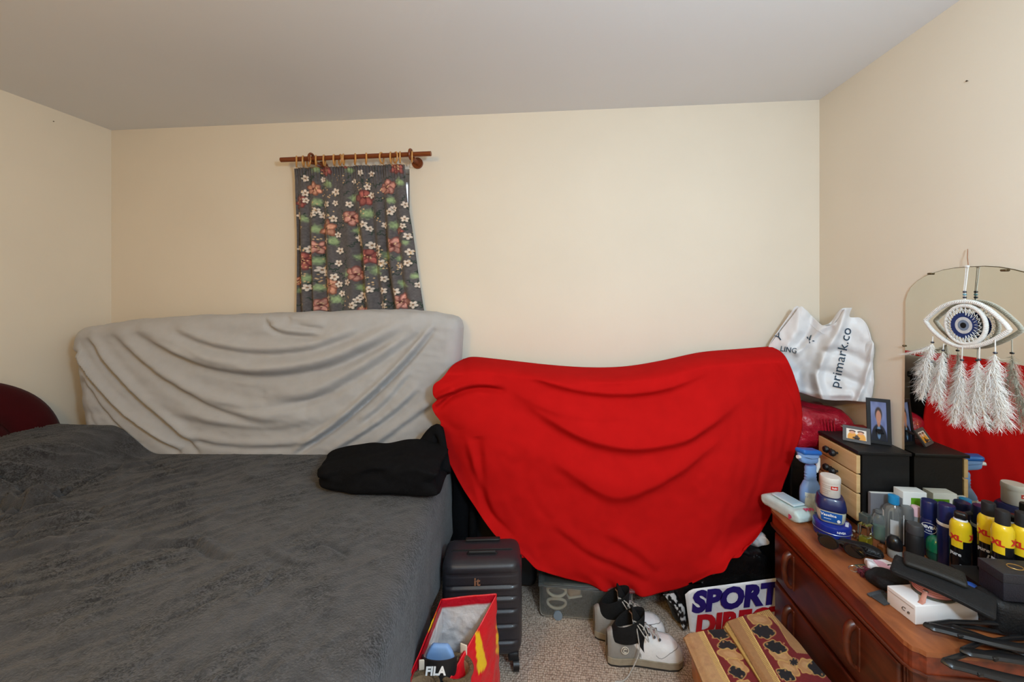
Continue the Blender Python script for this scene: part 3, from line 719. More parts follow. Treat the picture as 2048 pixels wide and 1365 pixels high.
# ================================================================== CHEST OF DRAWERS
T0 = 0.535                                              # height of the chest top
DX0, DX1, DY0, DY1 = 0.893, 1.306, 1.060, 1.722         # front, back, near end, far end
def wood(name, c1, c2, rough, scale, stretch, dist=1.2):
    m = bpy.data.materials.new(name); m.use_nodes = True; N = m.node_tree.nodes; L = m.node_tree.links; b = N['Principled BSDF']
    tc = N.new('ShaderNodeTexCoord'); mp = N.new('ShaderNodeMapping'); mp.inputs['Scale'].default_value = stretch; L.new(tc.outputs['Object'], mp.inputs[0])
    nz = N.new('ShaderNodeTexNoise'); nz.inputs['Scale'].default_value = scale; nz.inputs['Detail'].default_value = 7; nz.inputs['Distortion'].default_value = dist; L.new(mp.outputs[0], nz.inputs['Vector'])
    cr = N.new('ShaderNodeValToRGB'); cr.color_ramp.elements[0].position = .3; cr.color_ramp.elements[1].position = .72
    cr.color_ramp.elements[0].color = rgb(c1); cr.color_ramp.elements[1].color = rgb(c2); L.new(nz.outputs[0], cr.inputs[0]); L.new(cr.outputs[0], b.inputs['Base Color'])
    b.inputs['Roughness'].default_value = rough; b.inputs['Coat Weight'].default_value = 0.15; b.inputs['Coat Roughness'].default_value = 0.3
    bp = N.new('ShaderNodeBump'); bp.inputs['Strength'].default_value = .15; bp.inputs['Distance'].default_value = .002; L.new(nz.outputs[0], bp.inputs['Height']); L.new(bp.outputs[0], b.inputs['Normal'])
    return m
M_DTOP = wood('worn_orange_wood_top', (104, 52, 24), (170, 98, 52), .5, 5, (3, 1.2, 3))
M_DFRONT = wood('red_brown_varnished_wood', (58, 22, 9), (104, 44, 19), .38, 6, (4, .8, 4))
chest = thing('chest_of_drawers', 'low reddish brown wooden chest of drawers crowded with toiletries beside the right wall', 'chest of drawers', ((DX0 + DX1) / 2, (DY0 + DY1) / 2, 0))
CO = chest.location
def chest_outline(g=0.0):
    x0, x1, y0, y1 = DX0 - g, DX1, DY0 - g, DY1 + g
    c = 0.032; pts = []
    og = [(0, 1), (0.10, .80), (.12, .62), (.18, .48), (.36, .38), (.55, .30), (.70, .14), (.80, 0)]    # ogee corner
    pts += [(x0 + c * a, y0 + c * bb) for a, bb in og]
    pts += [(x1, y0), (x1, y1)]
    pts += [(x0 + c * a, y1 - c * bb) for a, bb in reversed(og)]
    return [(x - CO.x, y - CO.y) for x, y in pts]
MB().prism(chest_outline(-.014), 0.06, T0 - 0.062).build('carcass', M_DFRONT, chest, smooth=False)
MB().prism(chest_outline(-.004), T0 - .060, T0 - 0.012).build('frieze', wood('red_brown_frieze_wood', (92, 34, 14), (140, 58, 26), .35, 6, (4, .8, 4)), chest, smooth=False)
MB().prism(chest_outline(0.0), T0 - .012, T0).build('top_board', M_DTOP, chest, smooth=False)
bd = chest_outline(-.002); n_ = len(bd)
MB().tube([(x, y, T0 - .062) for x, y in bd], 0.0045, 8, closed=True).build('bead_moulding', M_DFRONT, chest)
MB().prism(chest_outline(0.004), 0.0, 0.06).build('plinth', M_DFRONT, chest, smooth=False)
fx = DX0 + 0.014 - CO.x
for z0, z1 in ((0.275, T0 - .075), (0.07, 0.262)):
    d = MB().rbox((fx - .004, 0, (z0 + z1) / 2), (.018, DY1 - DY0 - .10, z1 - z0), .006, (2, 10, 6)).build('drawer', M_DFRONT, chest)
    for y in (1.250, 1.560):
        zc_ = (z0 + z1) / 2 + .012; yy = y - CO.y
        b = MB(); pts = [(fx - .013 - .026 * math.sin(q) ** .8, yy + .006 * math.cos(q), zc_ + .058 * math.cos(q)) for q in np.linspace(0.05, math.pi - .05, 16)]
        b.tube(pts, [.013 - .007 * k / 15 for k in range(16)], 10, flat=1.0)
        b.rbox((fx - .013, yy, zc_), (.008, .036, .128), .003, (1, 3, 6))
        b.build('handle', M_DFRONT, d)
for y in (DY0 + .030, DY1 - .030):                         # fluted corner posts
    for k in range(5):
        MB().tube([(fx - .001 + .004 * k, y - CO.y - .004 * k + .014 if y < 1.3 else y - CO.y - .014 + .004 * k, z) for z in (.07, T0 - .075)], .0024, 6).build('flute', M_DFRONT, chest)

# ================================================================== MIRROR
MX = 1.322
def wall_pt(px, py, X=MX): q = P(px, py, X=X); return q.y, q.z
half = [wall_pt(x, y) for x, y in ((1809, 1000), (1809, 800), (1811, 602), (1815, 588), (1822, 575), (1834, 563), (1848, 554), (1864, 547.5), (1885, 541), (1908, 537), (1937, 534.7))]
yc_ = wall_pt(1937, 535)[0]
half[0] = (half[0][0], T0 + .003)
outl = half + [(2 * yc_ - y, z) for y, z in reversed(half[:-1])]
mm = bpy.data.materials.new('mirror_silver'); mm.use_nodes = True
pb = mm.node_tree.nodes['Principled BSDF']; pb.inputs['Metallic'].default_value = 1; pb.inputs['Roughness'].default_value = 0.015
nz = mm.node_tree.nodes.new('ShaderNodeTexNoise'); nz.inputs['Scale'].default_value = 3
cr = mm.node_tree.nodes.new('ShaderNodeValToRGB'); cr.color_ramp.elements[0].color = (.62, .60, .52, 1); cr.color_ramp.elements[1].color = (.70, .68, .60, 1)
mm.node_tree.links.new(nz.outputs[0], cr.inputs[0]); mm.node_tree.links.new(cr.outputs[0], pb.inputs['Base Color'])
M_BRONZE = mat('bronze_rim', (96, 78, 50), .45, .2, metal=.5)
mir = thing('arched_mirror', 'arched frameless mirror with thin bronze rim standing on the chest against the right wall', 'mirror', (MX, yc_, T0))
fm = frame((0, 0, 0), (0, 1, 0), (0, 0, 1))                # xy outline -> yz, depth along +x
MB().prism([(y - yc_, z - T0) for y, z in outl], 0.0, 0.006, fm).build('glass', mm, mir, smooth=False)
MB().tube([(0.003, y - yc_, z - T0) for y, z in outl[2:-2]], 0.0022, 8).build('rim', M_BRONZE, mir)
MB().tube([(0.002, y - yc_, z - T0) for y, z in outl[:3]], 0.0012, 6).build('glass_edge', mat('green_glass_edge', (150, 166, 140), .2), mir)
for px_, py_, s_ in ((1862, 548, .5), (2010, 541, .3), (1809, 692, 1.6)):
    y, z = wall_pt(px_, py_)
    MB().rbox((-.003, y - yc_, z - T0), (.008, .016 if s_ < 1 else .007, .007), .003, (2, 2, 2)).build('clip', M_BRONZE, mir)

# ================================================================== SMALL BLACK DRAWER UNIT
M_BLACKWOOD = mat('black_stained_wood', (20, 19, 19), .5, .25, 20, .1, 90)
M_PINE = wood('pale_beech_ply', (196, 158, 106), (224, 190, 138), .5, 4, (1, 1, 9), .6)
UX0, UX1, UY0, UY1, UZ1 = 1.146, 1.314, 1.580, 1.792, 0.826
unit = thing('mini_drawer_unit', 'small black unit of three pale wood drawers with double round knobs beside the mirror', 'drawer unit', ((UX0 + UX1) / 2, (UY0 + UY1) / 2, T0))
UO = unit.location
MB().box(((UX0 + UX1) / 2 - UO.x + .004, 0, (UZ1 - T0) / 2), (UX1 - UX0 - .008, UY1 - UY0 - .004, UZ1 - T0 - .002)).build('case', M_BLACKWOOD, unit, smooth=False)
MB().rbox((-.004, 0, UZ1 - T0 - .004), (UX1 - UX0 + .014, UY1 - UY0 + .012, .012), .002, (2, 2, 1)).build('top_panel', M_BLACKWOOD, unit)
zz = UZ1 - .014
for h in (.072, .072, .104):
    d = MB().rbox((UX0 - UO.x - .005, 0, zz - h / 2 - T0), (.014, UY1 - UY0 - .004, h - .005), .002, (1, 2, 2)).build('drawer', M_PINE, unit)
    for s_ in (-1, 1):
        MB().lathe([(.004, 0), (.004, .008), (.011, .012), (.0145, .020), (.011, .028), (.004, .031)], n=16,
                   xf=frame((UX0 - UO.x - .012, .010 + s_ * .0175, zz - h / 2 - T0 + .004), (0, 1, 0), (0, 0, 1)) @ Matrix.Rotation(math.pi, 4, 'Y')).build('knob', M_BLACKWOOD, d)
    zz -= h
# photo frames standing on the unit
def painted(name, fn, w, h, m, parent, xf, nx=60, ny=80):
    """A flat printed picture: colours from fn(u, v) on a fine grid."""
    A = np.zeros((ny, nx, 3)); C = np.zeros((ny, nx, 3))
    U, V_ = np.meshgrid(np.linspace(0, 1, nx), np.linspace(1, 0, ny))
    A[..., 0] = (U - .5) * w; A[..., 1] = (V_ - .5) * h
    C = fn(U, V_)
    b = MB().grid(A, flip=True); b.v = [tuple(xf @ Vector(p)) for p in b.v]
    return b.build(name, m, parent, col=lin_arr(C).reshape(-1, 3))
M_PRINT = mat('photo_print', (255, 255, 255), .35, .02, attr=True)
def mixc(c, m, k): return c * (1 - m[..., None]) + np.array(k, float) * m[..., None]
def blob(U, V_, x, y, a, b_, e=.25): return np.clip((1 - np.sqrt(((U - x) / a) ** 2 + ((V_ - y) / b_) ** 2)) / e, 0, 1)
def portrait(U, V_):
    c = np.zeros(U.shape + (3,)) + np.array((112, 122, 165.0)) + 14 * vnoise(U * 5, V_ * 5, 3)[..., None]
    c = mixc(c, blob(U, V_, .5, .02, .52, .42, .1), (22, 26, 38)); c = mixc(c, blob(U, V_, .5, .22, .13, .2, .2), (98, 132, 170))
    c = mixc(c, blob(U, V_, .5, .47, .12, .14), (176, 120, 96)); c = mixc(c, blob(U, V_, .5, .68, .25, .2), (52, 38, 34))
    return mixc(c, blob(U, V_, .5, .61, .19, .19), (190, 132, 108))
def couple(U, V_):
    c = np.zeros(U.shape + (3,)) + np.array((236, 226, 214.0))
    for x in (.3, .72):
        c = mixc(c, blob(U, V_, x, .15, .26, .6, .15), (226, 156, 52)); c = mixc(c, blob(U, V_, x, .78, .19, .14), (84, 52, 36)); c = mixc(c, blob(U, V_, x, .66, .15, .15), (222, 160, 124))
    return mixc(c, blob(U, V_, .52, .1, .13, .4), (70, 46, 30))
fz = UZ1 + .003
pa, pb_ = P(1754, 880, Z=fz + .001), P(1809, 893, Z=fz + .001)
M_BLACKCARD = mat('black_card_frame', (16, 16, 18), .5, .2)
def picture_frame(name, label, base_l, base_r, h, lean, bw, m, fn, cat='photo frame', th=.008):
    bl_, br_ = Vector(base_l), Vector(base_r); w = (br_ - bl_).length; mid = (bl_ + br_) / 2
    o = thing(name, label, cat, tuple(mid)); ex = (br_ - bl_).normalized(); nrm = ex.cross(Vector((0, 0, 1)))
    ey = (Vector((0, 0, 1)) * math.cos(lean) - nrm * math.sin(lean)); M4 = frame((0, 0, 0), ex, ey)
    b = MB()
    for c_, d_ in (((0, bw / 2), (w, bw)), ((0, h - bw / 2), (w, bw)), ((-w / 2 + bw / 2, h / 2), (bw, h - 2 * bw)), ((w / 2 - bw / 2, h / 2), (bw, h - 2 * bw))):
        b.box((c_[0], c_[1], 0), (d_[0], d_[1], th), M4)
    b.build('frame', m, o, smooth=False)
    MB().box((0, h / 2, -th / 2 - .001), (w - .002, h - .002, .002), M4).build('backing', m, o, smooth=False)
    painted('photo', fn, w - 2 * bw, h - 2 * bw, M_PRINT, o, M4 @ Matrix.Translation((0, h / 2, th * .1)))
    MB().box((0, h * .28, -th / 2 - .02), (w * .25, .003, .045), M4 @ Matrix.Rotation(.5, 4, 'X')).build('strut', m, o, smooth=False)
    return o
picture_frame('photo_frame', 'tall black photo frame with a head and shoulders portrait standing by the mirror', (1.238, 1.672, fz), (1.304, 1.645, fz), .172, .10, .012, M_BLACKCARD, portrait)
picture_frame('photo_frame', 'small grey photo frame with a picture of two people leaning on the drawer unit', (1.158, 1.686, fz), (1.226, 1.640, fz), .062, .55, .011, mat('dark_grey_frame', (82, 80, 80), .5), couple, th=.005)
tag(MB().lathe([(.001, 0), (.0025, .0012), (.001, .0024)], n=10).build('white_bead', M_WHITE, loc=(1.225, 1.605, UZ1 + .003)), 'tiny white bead lying on top of the black drawer unit', 'bead')

# ================================================================== EYE DREAMCATCHER HANGING BEFORE THE MIRROR
M_YARN = mat('white_yarn', (238, 236, 232), .85, .06, 60, .5, 260, stretch=(1, 3, 3), bdist=.004)
M_FEATHER = mat('white_feather_down', (246, 244, 240), .9, .03, sheen=.2, spec=.1)
EX = MX - .016
def ey_(cx, cy, sc=6.5, ox=1800, oy=490, X=EX): q = P(ox + cx / sc, oy + cy / sc, X=X); return Vector((q.x, q.y, q.z))
hook = ey_(872, 282)
eye = thing('eye_dreamcatcher', 'white eye shaped dreamcatcher with blue iris and white feathers hanging over the mirror', 'dreamcatcher', tuple(hook))
EO = hook
def E(pts): return [tuple(Vector(p) - EO) for p in pts]
upper = [(330,985),(420,900),(540,810),(680,755),(840,738),(1000,760),(1150,838),(1290,955),(1380,1045),(1425,1110)]
lower = [(1425,1110),(1330,1175),(1180,1255),(1010,1312),(850,1328),(740,1315),(620,1265),(500,1180),(400,1085),(330,985)]
up3 = spline([tuple(ey_(*q)) for q in upper], 70); lo3 = spline([tuple(ey_(*q)) for q in lower], 70)
def wrapped(path, r, closed=False, amp=.10):
    k = len(path); return MB().tube(E(path), [r * (1 + amp * ((i % 3) - 1)) for i in range(k)], 10, closed=closed)
def dense(path, n):
    path = np.asarray(path); d = np.concatenate([[0], np.cumsum(np.linalg.norm(np.diff(path, axis=0), axis=1))]); t = np.linspace(0, d[-1], n)
    return np.stack([np.interp(t, d, path[:, k]) for k in range(3)], 1)
wrapped(dense(np.vstack([up3, lo3[1:-1]]), 330), .0062, True).build('eye_frame', M_YARN, eye)
ec = ey_(852, 1040); er = .0600
circ = [ec + Vector((-.001, er * math.cos(a), er * math.sin(a))) for a in np.linspace(0, 2 * math.pi, 241)[:-1]]
wrapped(circ, .0058, True).build('iris_ring', M_YARN, eye)
ic = ec + Vector((-.002, .002, -.002))
fe = frame(ic - EO, (0, -1, 0), (0, 0, 1))
def disc(name, r0, r1, col, z, amp=0.0):
    b = MB(); n = 72; vs = []; fs = []
    for i in range(n):
        a = 2 * math.pi * i / n; q = 1 + amp * (1 if i % 2 else -1)
        vs += [(r0 * math.cos(a), r0 * math.sin(a), z), (r1 * q * math.cos(a), r1 * q * math.sin(a), z), (r1 * q * math.cos(a), r1 * q * math.sin(a), -.001), (r0 * math.cos(a), r0 * math.sin(a), -.001)]
    for i in range(n):
        j = (i + 1) % n
        for k in range(4): fs.append((4 * i + k, 4 * j + k, 4 * j + (k + 1) % 4, 4 * i + (k + 1) % 4))
    return b.add(vs, fs, fe).build(name, mat('yarn_' + name, col, .9, .15, 120, .5, 500), eye, smooth=False)
disc('navy_ring', .0255, .0405, (36, 56, 118), .0020, .02); disc('white_ring', .0165, .0262, (222, 226, 230), .0024, .015)
disc('blue_grey_ring', .0085, .0170, (128, 146, 172), .0028, .015); disc('pupil', .0002, .0090, (8, 9, 14), .0032)
nz_ = 26
zig = []
for i in range(nz_ * 2):
    a = 2 * math.pi * i / (nz_ * 2); r = (.0395 if i % 2 else .0560) - (.006 if (i % 2 and math.cos(a) > .2) else 0)
    zig.append(tuple(fe @ Vector((r * math.cos(a), r * math.sin(a), .003))))
MB().tube(zig, .00125, 6, closed=True).build('zigzag_thread', M_YARN, eye)
zig2 = [tuple(fe @ Vector(((.052 if i % 2 else .0455) * math.cos(2 * math.pi * (i + .5) / (nz_ * 2)), (.052 if i % 2 else .0455) * math.sin(2 * math.pi * (i + .5) / (nz_ * 2)), .002))) for i in range(nz_ * 2)]
MB().tube(zig2, .0009, 6, closed=True).build('net_thread', M_YARN, eye)
# hanging cord with three beads, and the thin stick it hangs from
ct = ey_(838, 742)
for s_ in (-1, 1): MB().tube(E([ct + Vector((0, s_ * .0015, 0)), ct + Vector((0, s_ * .002, .03)), hook + Vector((0, s_ * .003, -.004)), hook + Vector((.0, 0, 0))]), .0016, 8).build('cord', M_YARN, eye)
MB().tube(E([hook + Vector((.002, -.002, -.004)), hook.lerp(ey_(880, 55, X=MX + .002), .5), ey_(880, 55, X=MX + .002)]), .0011, 6).build('thread_tail', mat('brown_thread', (158, 112, 84), .8), eye)
MB().rbox(tuple(hook - EO), (.008, .012, .008), .0035, (2, 2, 2)).build('knot', M_YARN, eye)
M_BEAD1 = mat('dark_slate_bead', (44, 50, 62), .25, .2, coat=.5); M_BEAD2 = mat('turquoise_bead', (104, 150, 164), .3, .15, coat=.5)
def bead(p, m, r=.0048, h=.0064):
    MB().lathe([(.0016, -h / 2), (r * .8, -h * .42), (r, -h * .1), (r, h * .1), (r * .8, h * .42), (.0016, h / 2)], tuple(Vector(p) - EO), 16).build('bead', m, eye)
for cy, m in ((612, M_BEAD1), (647, M_BEAD2), (684, M_BEAD1)): bead(ey_(841, cy), m)
rf = random.Random(21)
def feather(p0, length, lean_y, curl, width, lean_x=0.0):
    """Soft down feather: a curved shaft with loose tapering barbs."""
    p0 = Vector(p0); b = MB(); n = 24; shaft = []
    for i in range(n):
        t = i / (n - 1)
        shaft.append(p0 + Vector((lean_x * t - .004 * math.sin(t * 3), lean_y * t + curl * t * t, -length * t * (1 - .10 * t * abs(curl) / .02 * .3))))
    b.tube(shaft, [.0009 * (1 - .75 * i / (n - 1)) for i in range(n)], 5)
    for k in range(330):
        t = rf.random() ** .85 * .98; i = min(int(t * (n - 1)), n - 2); f = t * (n - 1) - i
        q = shaft[i].lerp(shaft[i + 1], f); tan = (shaft[i + 1] - shaft[i]).normalized()
        ang = rf.uniform(0, 2 * math.pi); side = Vector((math.cos(ang) * .45, math.sin(ang), 0))
        L = width * 1.45 * (math.sin(math.pi * min(1, t * .85 + .12)) ** .6) * rf.uniform(.55, 1.15)
        drp = rf.uniform(.15, 1.7)
        c = [q + side * L * s_ + tan * L * drp * s_ ** 1.3 + Vector((rf.uniform(-1, 1), rf.uniform(-1, 1), rf.uniform(-.5, .5))) * L * .26 * s_ for s_ in (0, .35, .7, 1)]
        wv = tan.cross(side).normalized() * .0006 + tan * .0005
        vs = []; 
        for j, cc in enumerate(c): wdt = 1 - j / 3.6; vs += [cc - wv * wdt, cc + wv * wdt]
        b.add(vs, [(0, 1, 3, 2), (2, 3, 5, 4), (4, 5, 7, 6)])
    b.v = [tuple(Vector(v_) - EO) for v_ in b.v]
    b.build('feather', M_FEATHER, eye, sharp=0)
def fe8(x, y, X=EX - .006): return ey_(x, y, 5.935, 1800, 670, X)
def zlen(y0, y1): return (y1 - y0) / 5.935 * 1.27 / 790
strings = [((390, 20), (385, 90), None, [((380, 118), 190, .050, .055, .018), ((385, 105), 420, .020, .030, .020), ((380, 120), 640, .012, .040, .024), ((370, 330), 470, .012, .02, .022)]),
           ((520, 105), (510, 185), None, [((510, 200), 430, .0, .004, .018), ((505, 230), 580, .018, .012, .022), ((500, 330), 560, .012, -.012, .022)]),
           ((740, 150), (735, 300), (730, 510), [((735, 320), 430, -.004, .008, .022), ((730, 525), 500, .012, .006, .025), ((745, 525), 520, -.012, -.018, .024), ((720, 420), 620, .01, .012, .022)]),
           ((945, 150), (940, 295), None, [((940, 310), 500, .004, .0, .022), ((940, 330), 680, -.006, -.024, .024), ((930, 420), 600, .012, -.004, .022)]),
           ((1130, 60), (1130, 215), None, [((1130, 230), 520, .022, .01, .022), ((1130, 240), 640, -.006, -.02, .024), ((1140, 400), 560, -.006, -.038, .024), ((1125, 300), 700, -.01, -.01, .022)])]
for a, bq, cq, fs in strings:
    MB().tube(E([fe8(*a), fe8(*bq)] + ([fe8(*cq)] if cq else [])), .0015, 6).build('string', M_YARN, eye)
    bead(fe8(*bq), M_BEAD1)
    if cq: bead(fe8(*cq), M_BEAD2)
    for (fp, ln, ly, cu_, wd) in fs: feather(fe8(*fp), zlen(0, ln) * 1.08, ly, cu_, wd, -.006)
bead(fe8(375, 327), M_BEAD1, .0035, .005)

# ================================================================== TOILETRIES AND ODDMENTS ON THE CHEST
def K(x, y): return 1500 + x / 2.416, 800 + y / 2.416
def on(x, y, z=None): px_, py_ = K(x, y); q = P(px_, py_, Z=T0 if z is None else z); return (q.x, q.y, T0 if z is None else z)
def at(kx, X): px_, _ = K(kx, 0); q = P(px_, 900, X=X); return (q.x, q.y, T0)
FACE = lambda p: math.atan2(-p[1], -p[0])                 # angle from a thing towards the viewer
M_NAVY = mat('navy_plastic', (22, 32, 82), .35, .06, coat=.3); M_BLACKP = mat('black_gloss_plastic', (18, 18, 20), .3, .08, coat=.2)
M_BLACKM = mat('black_matt_plastic', (24, 24, 26), .6, .1); M_WHITEP = mat('white_plastic', (232, 230, 226), .4, .03)
M_CLEAR = mat('clear_plastic', (245, 250, 250), .05, .0, trans=.92); M_CLEARG = mat('clear_glass', (250, 252, 250), .02, 0, trans=1.0, ior=1.45)
M_LETW = mat('white_lettering', (238, 238, 238), .5, .02); M_LETR = mat('red_lettering', (196, 44, 26), .5, .02); M_LETB = mat('blue_lettering', (60, 120, 190), .5, .02)
M_LETG = mat('gold_lettering', (176, 136, 72), .4, .05, metal=.5)
def curved_patch(r, a0, da, z0, z1, n=14, off=.0005, sx=1, sy=1):
    b = MB(); A = np.array([[((r + off) * math.cos(a) * sx, (r + off) * math.sin(a) * sy, z) for a in np.linspace(a0 - da, a0 + da, n)] for z in np.linspace(z0, z1, 4)])
    return b.grid(A, .0004)

# wet wipes packet
p = (0.950, 1.685, T0)
w = thing('wet_wipes_pack', 'pale turquoise and white wet wipes packet lying on the far front corner of the chest', 'wipes', p, math.radians(19))
M_WIPES = mat('wipes_film', (196, 216, 214), .35, .08, 30, .4, 60, bdist=.004)
def wwarp(q, nn):
    k = abs(q.y) / .09
    q.z *= 1 - .5 * max(0, k - .75) / .25; q.z += .0015 * math.sin(q.y * 160) * (1 if k > .6 else .3); q.x *= 1 + .03 * math.sin(q.y * 90) * (k > .7)
    return q
MB().rbox((0, 0, .019), (.090, .175, .047), .014, (8, 26, 5), wwarp).build('packet', M_WIPES, w)
MB().rbox((.004, .0, .0485), (.058, .098, .006), .003, (3, 5, 1)).build('flap_lid', mat('pale_blue_plastic', (204, 226, 232), .3), w)
MB().rbox((.004, .0, .0515), (.046, .08, .003), .0014, (3, 5, 1)).build('flap_inset', mat('pale_blue_print', (176, 208, 220), .3), w)
M_PINKL = mat('magenta_lettering', (206, 60, 108), .5)
text('lettering', 'ppp', .026, M_PINKL, w, frame((.018, -.072, .0465), (1, -.1, 0), (.25, 1, 0)), bold=.0008)
text('lettering', 'p', .026, M_PINKL, w, frame((-.0495, -.055, .019), (0, -1, 0), (0, 0, 1)), bold=.001)

# blue trigger spray
p = (1.046, 1.700, T0); o = thing('spray_bottle', 'blue trigger spray bottle behind the wet wipes packet', 'spray bottle', p, math.radians(200))
M_BLUEC = mat('translucent_blue_plastic', (132, 172, 228), .25, .06, trans=.12); M_BLUE = mat('bright_blue_plastic', (36, 104, 190), .3, .05)
MB().lathe([(.034, 0), (.037, .006), (.038, .07), (.036, .095), (.026, .118), (.021, .125), (.022, .131), (.020, .137), (.022, .143), (.020, .149), (.022, .155), (.020, .161), (.021, .176), (.018, .184)], sx=1.15, sy=.72, power=2.4).build('bottle', M_BLUEC, o)
MB().rbox((.012, 0, .216), (.086, .040, .052), .014, (8, 4, 5), lambda q, nn: Vector((q.x, q.y * (1 if q.z > 0 else .75), q.z + .012 * (q.x / .043) * (q.x > 0)))).build('spray_head', M_BLUEC, o)
MB().rbox((.010, 0, .240), (.094, .046, .020), .009, (8, 4, 2), lambda q, nn: Vector((q.x, q.y, q.z + .006 * q.x / .045))).build('head_cover', M_BLUE, o)
MB().tube([(.045, 0, .222), (.066, 0, .224)], .007, 10).build('nozzle', M_WHITEP, o)
MB().tube([(-.030, 0, .226), (-.040, 0, .205), (-.040, 0, .175), (-.030, 0, .152)], [.006, .008, .008, .006], 10).build('trigger_guard', M_WHITEP, o)
A = np.array([[(.0385 * math.cos(a) * 1.15, -.0385 * .78 * math.sin(a) - .0006, z) for a in np.linspace(.35, 2.6, 16)] for z in np.linspace(.012, .085, 6)])
MB().grid(A * np.array([1, -1, 1]), .0005).build('label', mat('pale_label', (206, 218, 214), .5, .25, 60), o)
tl = mat('dark_lettering', (44, 52, 60), .5)

# round blue tin, petroleum jelly tub and cream pot, stacked
p = (1.024, 1.545, T0); fa = FACE(p)
o = thing('cream_tin', 'round royal blue cream tin at the bottom of the stack of pots', 'tin', p)
M_TIN = mat('royal_blue_tin', (24, 44, 138), .3, .06, coat=.4)
MB().lathe([(.052, 0), (.054, .002), (.054, .026)], n=48).build('base', M_TIN, o); MB().lathe([(.0555, .022), (.0562, .024), (.0562, .043), (.0545, .0475), (.049, .0500), (.001, .0500)], n=48).build('lid', M_TIN, o)
MB().lathe([(.0565, .0232), (.0572, .0245), (.0565, .0258)], n=48).build('rim', mat('pale_steel_rim', (150, 160, 190), .3, metal=.6), o)
text('lettering', 'NIVEA', .013, M_LETW, o, frame((.034, -.026, .0503), (.6, .8, 0), (-.8, .6, 0)), bold=.0004)
text('lettering', 'NIVEA', .010, M_LETW, o, fn=wrap(.0562, fa + .5, .0345), bold=.0003)
p2 = (p[0] - .002, p[1] + .004, T0 + .0502); o = thing('petroleum_jelly_tub', 'rounded square tub of petroleum jelly with navy lid standing on the blue tin', 'tub', p2, fa + .12)
M_JELLY = mat('cloudy_jelly_tub', (206, 206, 184), .3, .03, trans=.15, coat=.3)
MB().lathe([(.032, 0), (.037, .004), (.041, .020), (.0425, .040), (.041, .052)], n=48, power=3.6).build('tub', M_JELLY, o)
MB().lathe([(.0435, .047), (.045, .050), (.0445, .060), (.040, .083), (.036, .089), (.001, .090)], n=48, power=3.6).build('lid', M_NAVY, o)
def sq(x, y, z, r, d=.0007):
    a = x; ca, sa = math.cos(a), math.sin(a); k = (abs(ca) ** 3.6 + abs(sa) ** 3.6) ** (-1 / 3.6); return ((r + d) * k * ca, (r + d) * k * sa, z)
A = np.array([[sq(a, 0, z, np.interp(z, [0, .004, .02, .04, .052], [.032, .037, .041, .0425, .041])) for a in np.linspace(-.72, .62, 24)] for z in np.linspace(.009, .043, 6)])
lb_ = MB().grid(A, .0004).build('label', mat('blue_label', (30, 92, 172), .35), o)
text('lettering', 'Vaseline', .0125, M_LETW, o, fn=lambda x, y, d: sq(-.22 + x / .043, 0, .033 + y, .0425, .0012 + d), bold=.0003)
curved = [sq(a, 0, .020, .0415, .0012) for a in np.linspace(-.52, -.08, 8)]; MB().tube(curved, .0008, 5).build('print_line', M_LETW, o)
MB().lathe([(.0055, 0), (.0055, .0008)], n=20, xf=frame(sq(.42, 0, .017, .0405, .001), (-math.sin(.42), math.cos(.42), 0), (0, 0, 1))).build('seal', M_LETW, o)
p3 = (p2[0] - .001, p2[1], p2[2] + .0902); o = thing('cream_pot', 'greyish white cream pot with screw lid on top of the stack of pots', 'pot', p3, fa)
M_POT = mat('off_white_pot', (214, 208, 200), .5, .05)
MB().lathe([(.028, 0), (.0295, .002), (.0295, .052)], n=40).build('pot', M_POT, o); MB().lathe([(.0305, .050), (.031, .052), (.031, .066), (.029, .0695), (.001, .0700)], n=40).build('lid', M_POT, o)
curved_patch(.0297, .45, .38, .030, .043).build('red_patch', M_LETR, o)
text('lettering', 'Sudo', .008, M_LETW, o, fn=wrap(.0303, .45, .0365), bold=.0003)
for z in (.041, .035, .025, .019, .012): MB().tube([wrap(.0297, a, z)(0, 0, 0) for a in np.linspace(-.85, .05 - .2 * (z < .02), 8)], .0007, 5).build('print_line', mat('grey_lettering', (150, 132, 124), .6), o)

# sunglasses
q = on(440, 742); o = thing('sunglasses', 'black sunglasses lying folded in front of the blue tin', 'sunglasses', q, math.radians(-38))
for s_ in (-1, 1):
    rim = [(s_ * .034 + .026 * math.cos(a), -.002 * math.sin(a), .024 + .021 * math.sin(a)) for a in np.linspace(0, 2 * math.pi, 29)[:-1]]
    MB().tube(rim, .0032, 8, closed=True).build('lens_frame', M_BLACKP, o)
    A = np.array([[(s_ * .034 + .025 * r * math.cos(a), -.002, .024 + .020 * r * math.sin(a)) for a in np.linspace(0, 2 * math.pi, 28)] for r in (1, .66, .33, .02)])
    MB().grid(A, .0012).build('lens', mat('smoked_lens', (14, 14, 16), .08, coat=.6), o)
    MB().tube([(s_ * .060, 0, .036), (s_ * .064, .01, .037), (s_ * .045, .017 + .004 * s_, .034), (-s_ * .02, .019 + .004 * s_, .026), (-s_ * .055, .017, .010)], [.0045, .005, .004, .0035, .0045], 8).build('temple', M_BLACKP, o)
MB().tube([(-.009, 0, .030), (0, .002, .033), (.009, 0, .030)], .003, 8).build('bridge', M_BLACKP, o)
q = on(535, 745); o = thing('glasses_case', 'soft black glasses case lying behind the sunglasses', 'case', q, math.radians(-30))
MB().rbox((0, 0, .018), (.115, .05, .034), .016, (14, 7, 4), lambda q_, n_: Vector((q_.x, q_.y * (1 - .25 * abs(q_.x) / .06), q_.z * (1 - .3 * (abs(q_.x) / .06) ** 2) + .002 * math.sin(q_.x * 90)))).build('pouch', mat('black_leatherette', (16, 15, 16), .45, .2, 40, .3, 150), o)
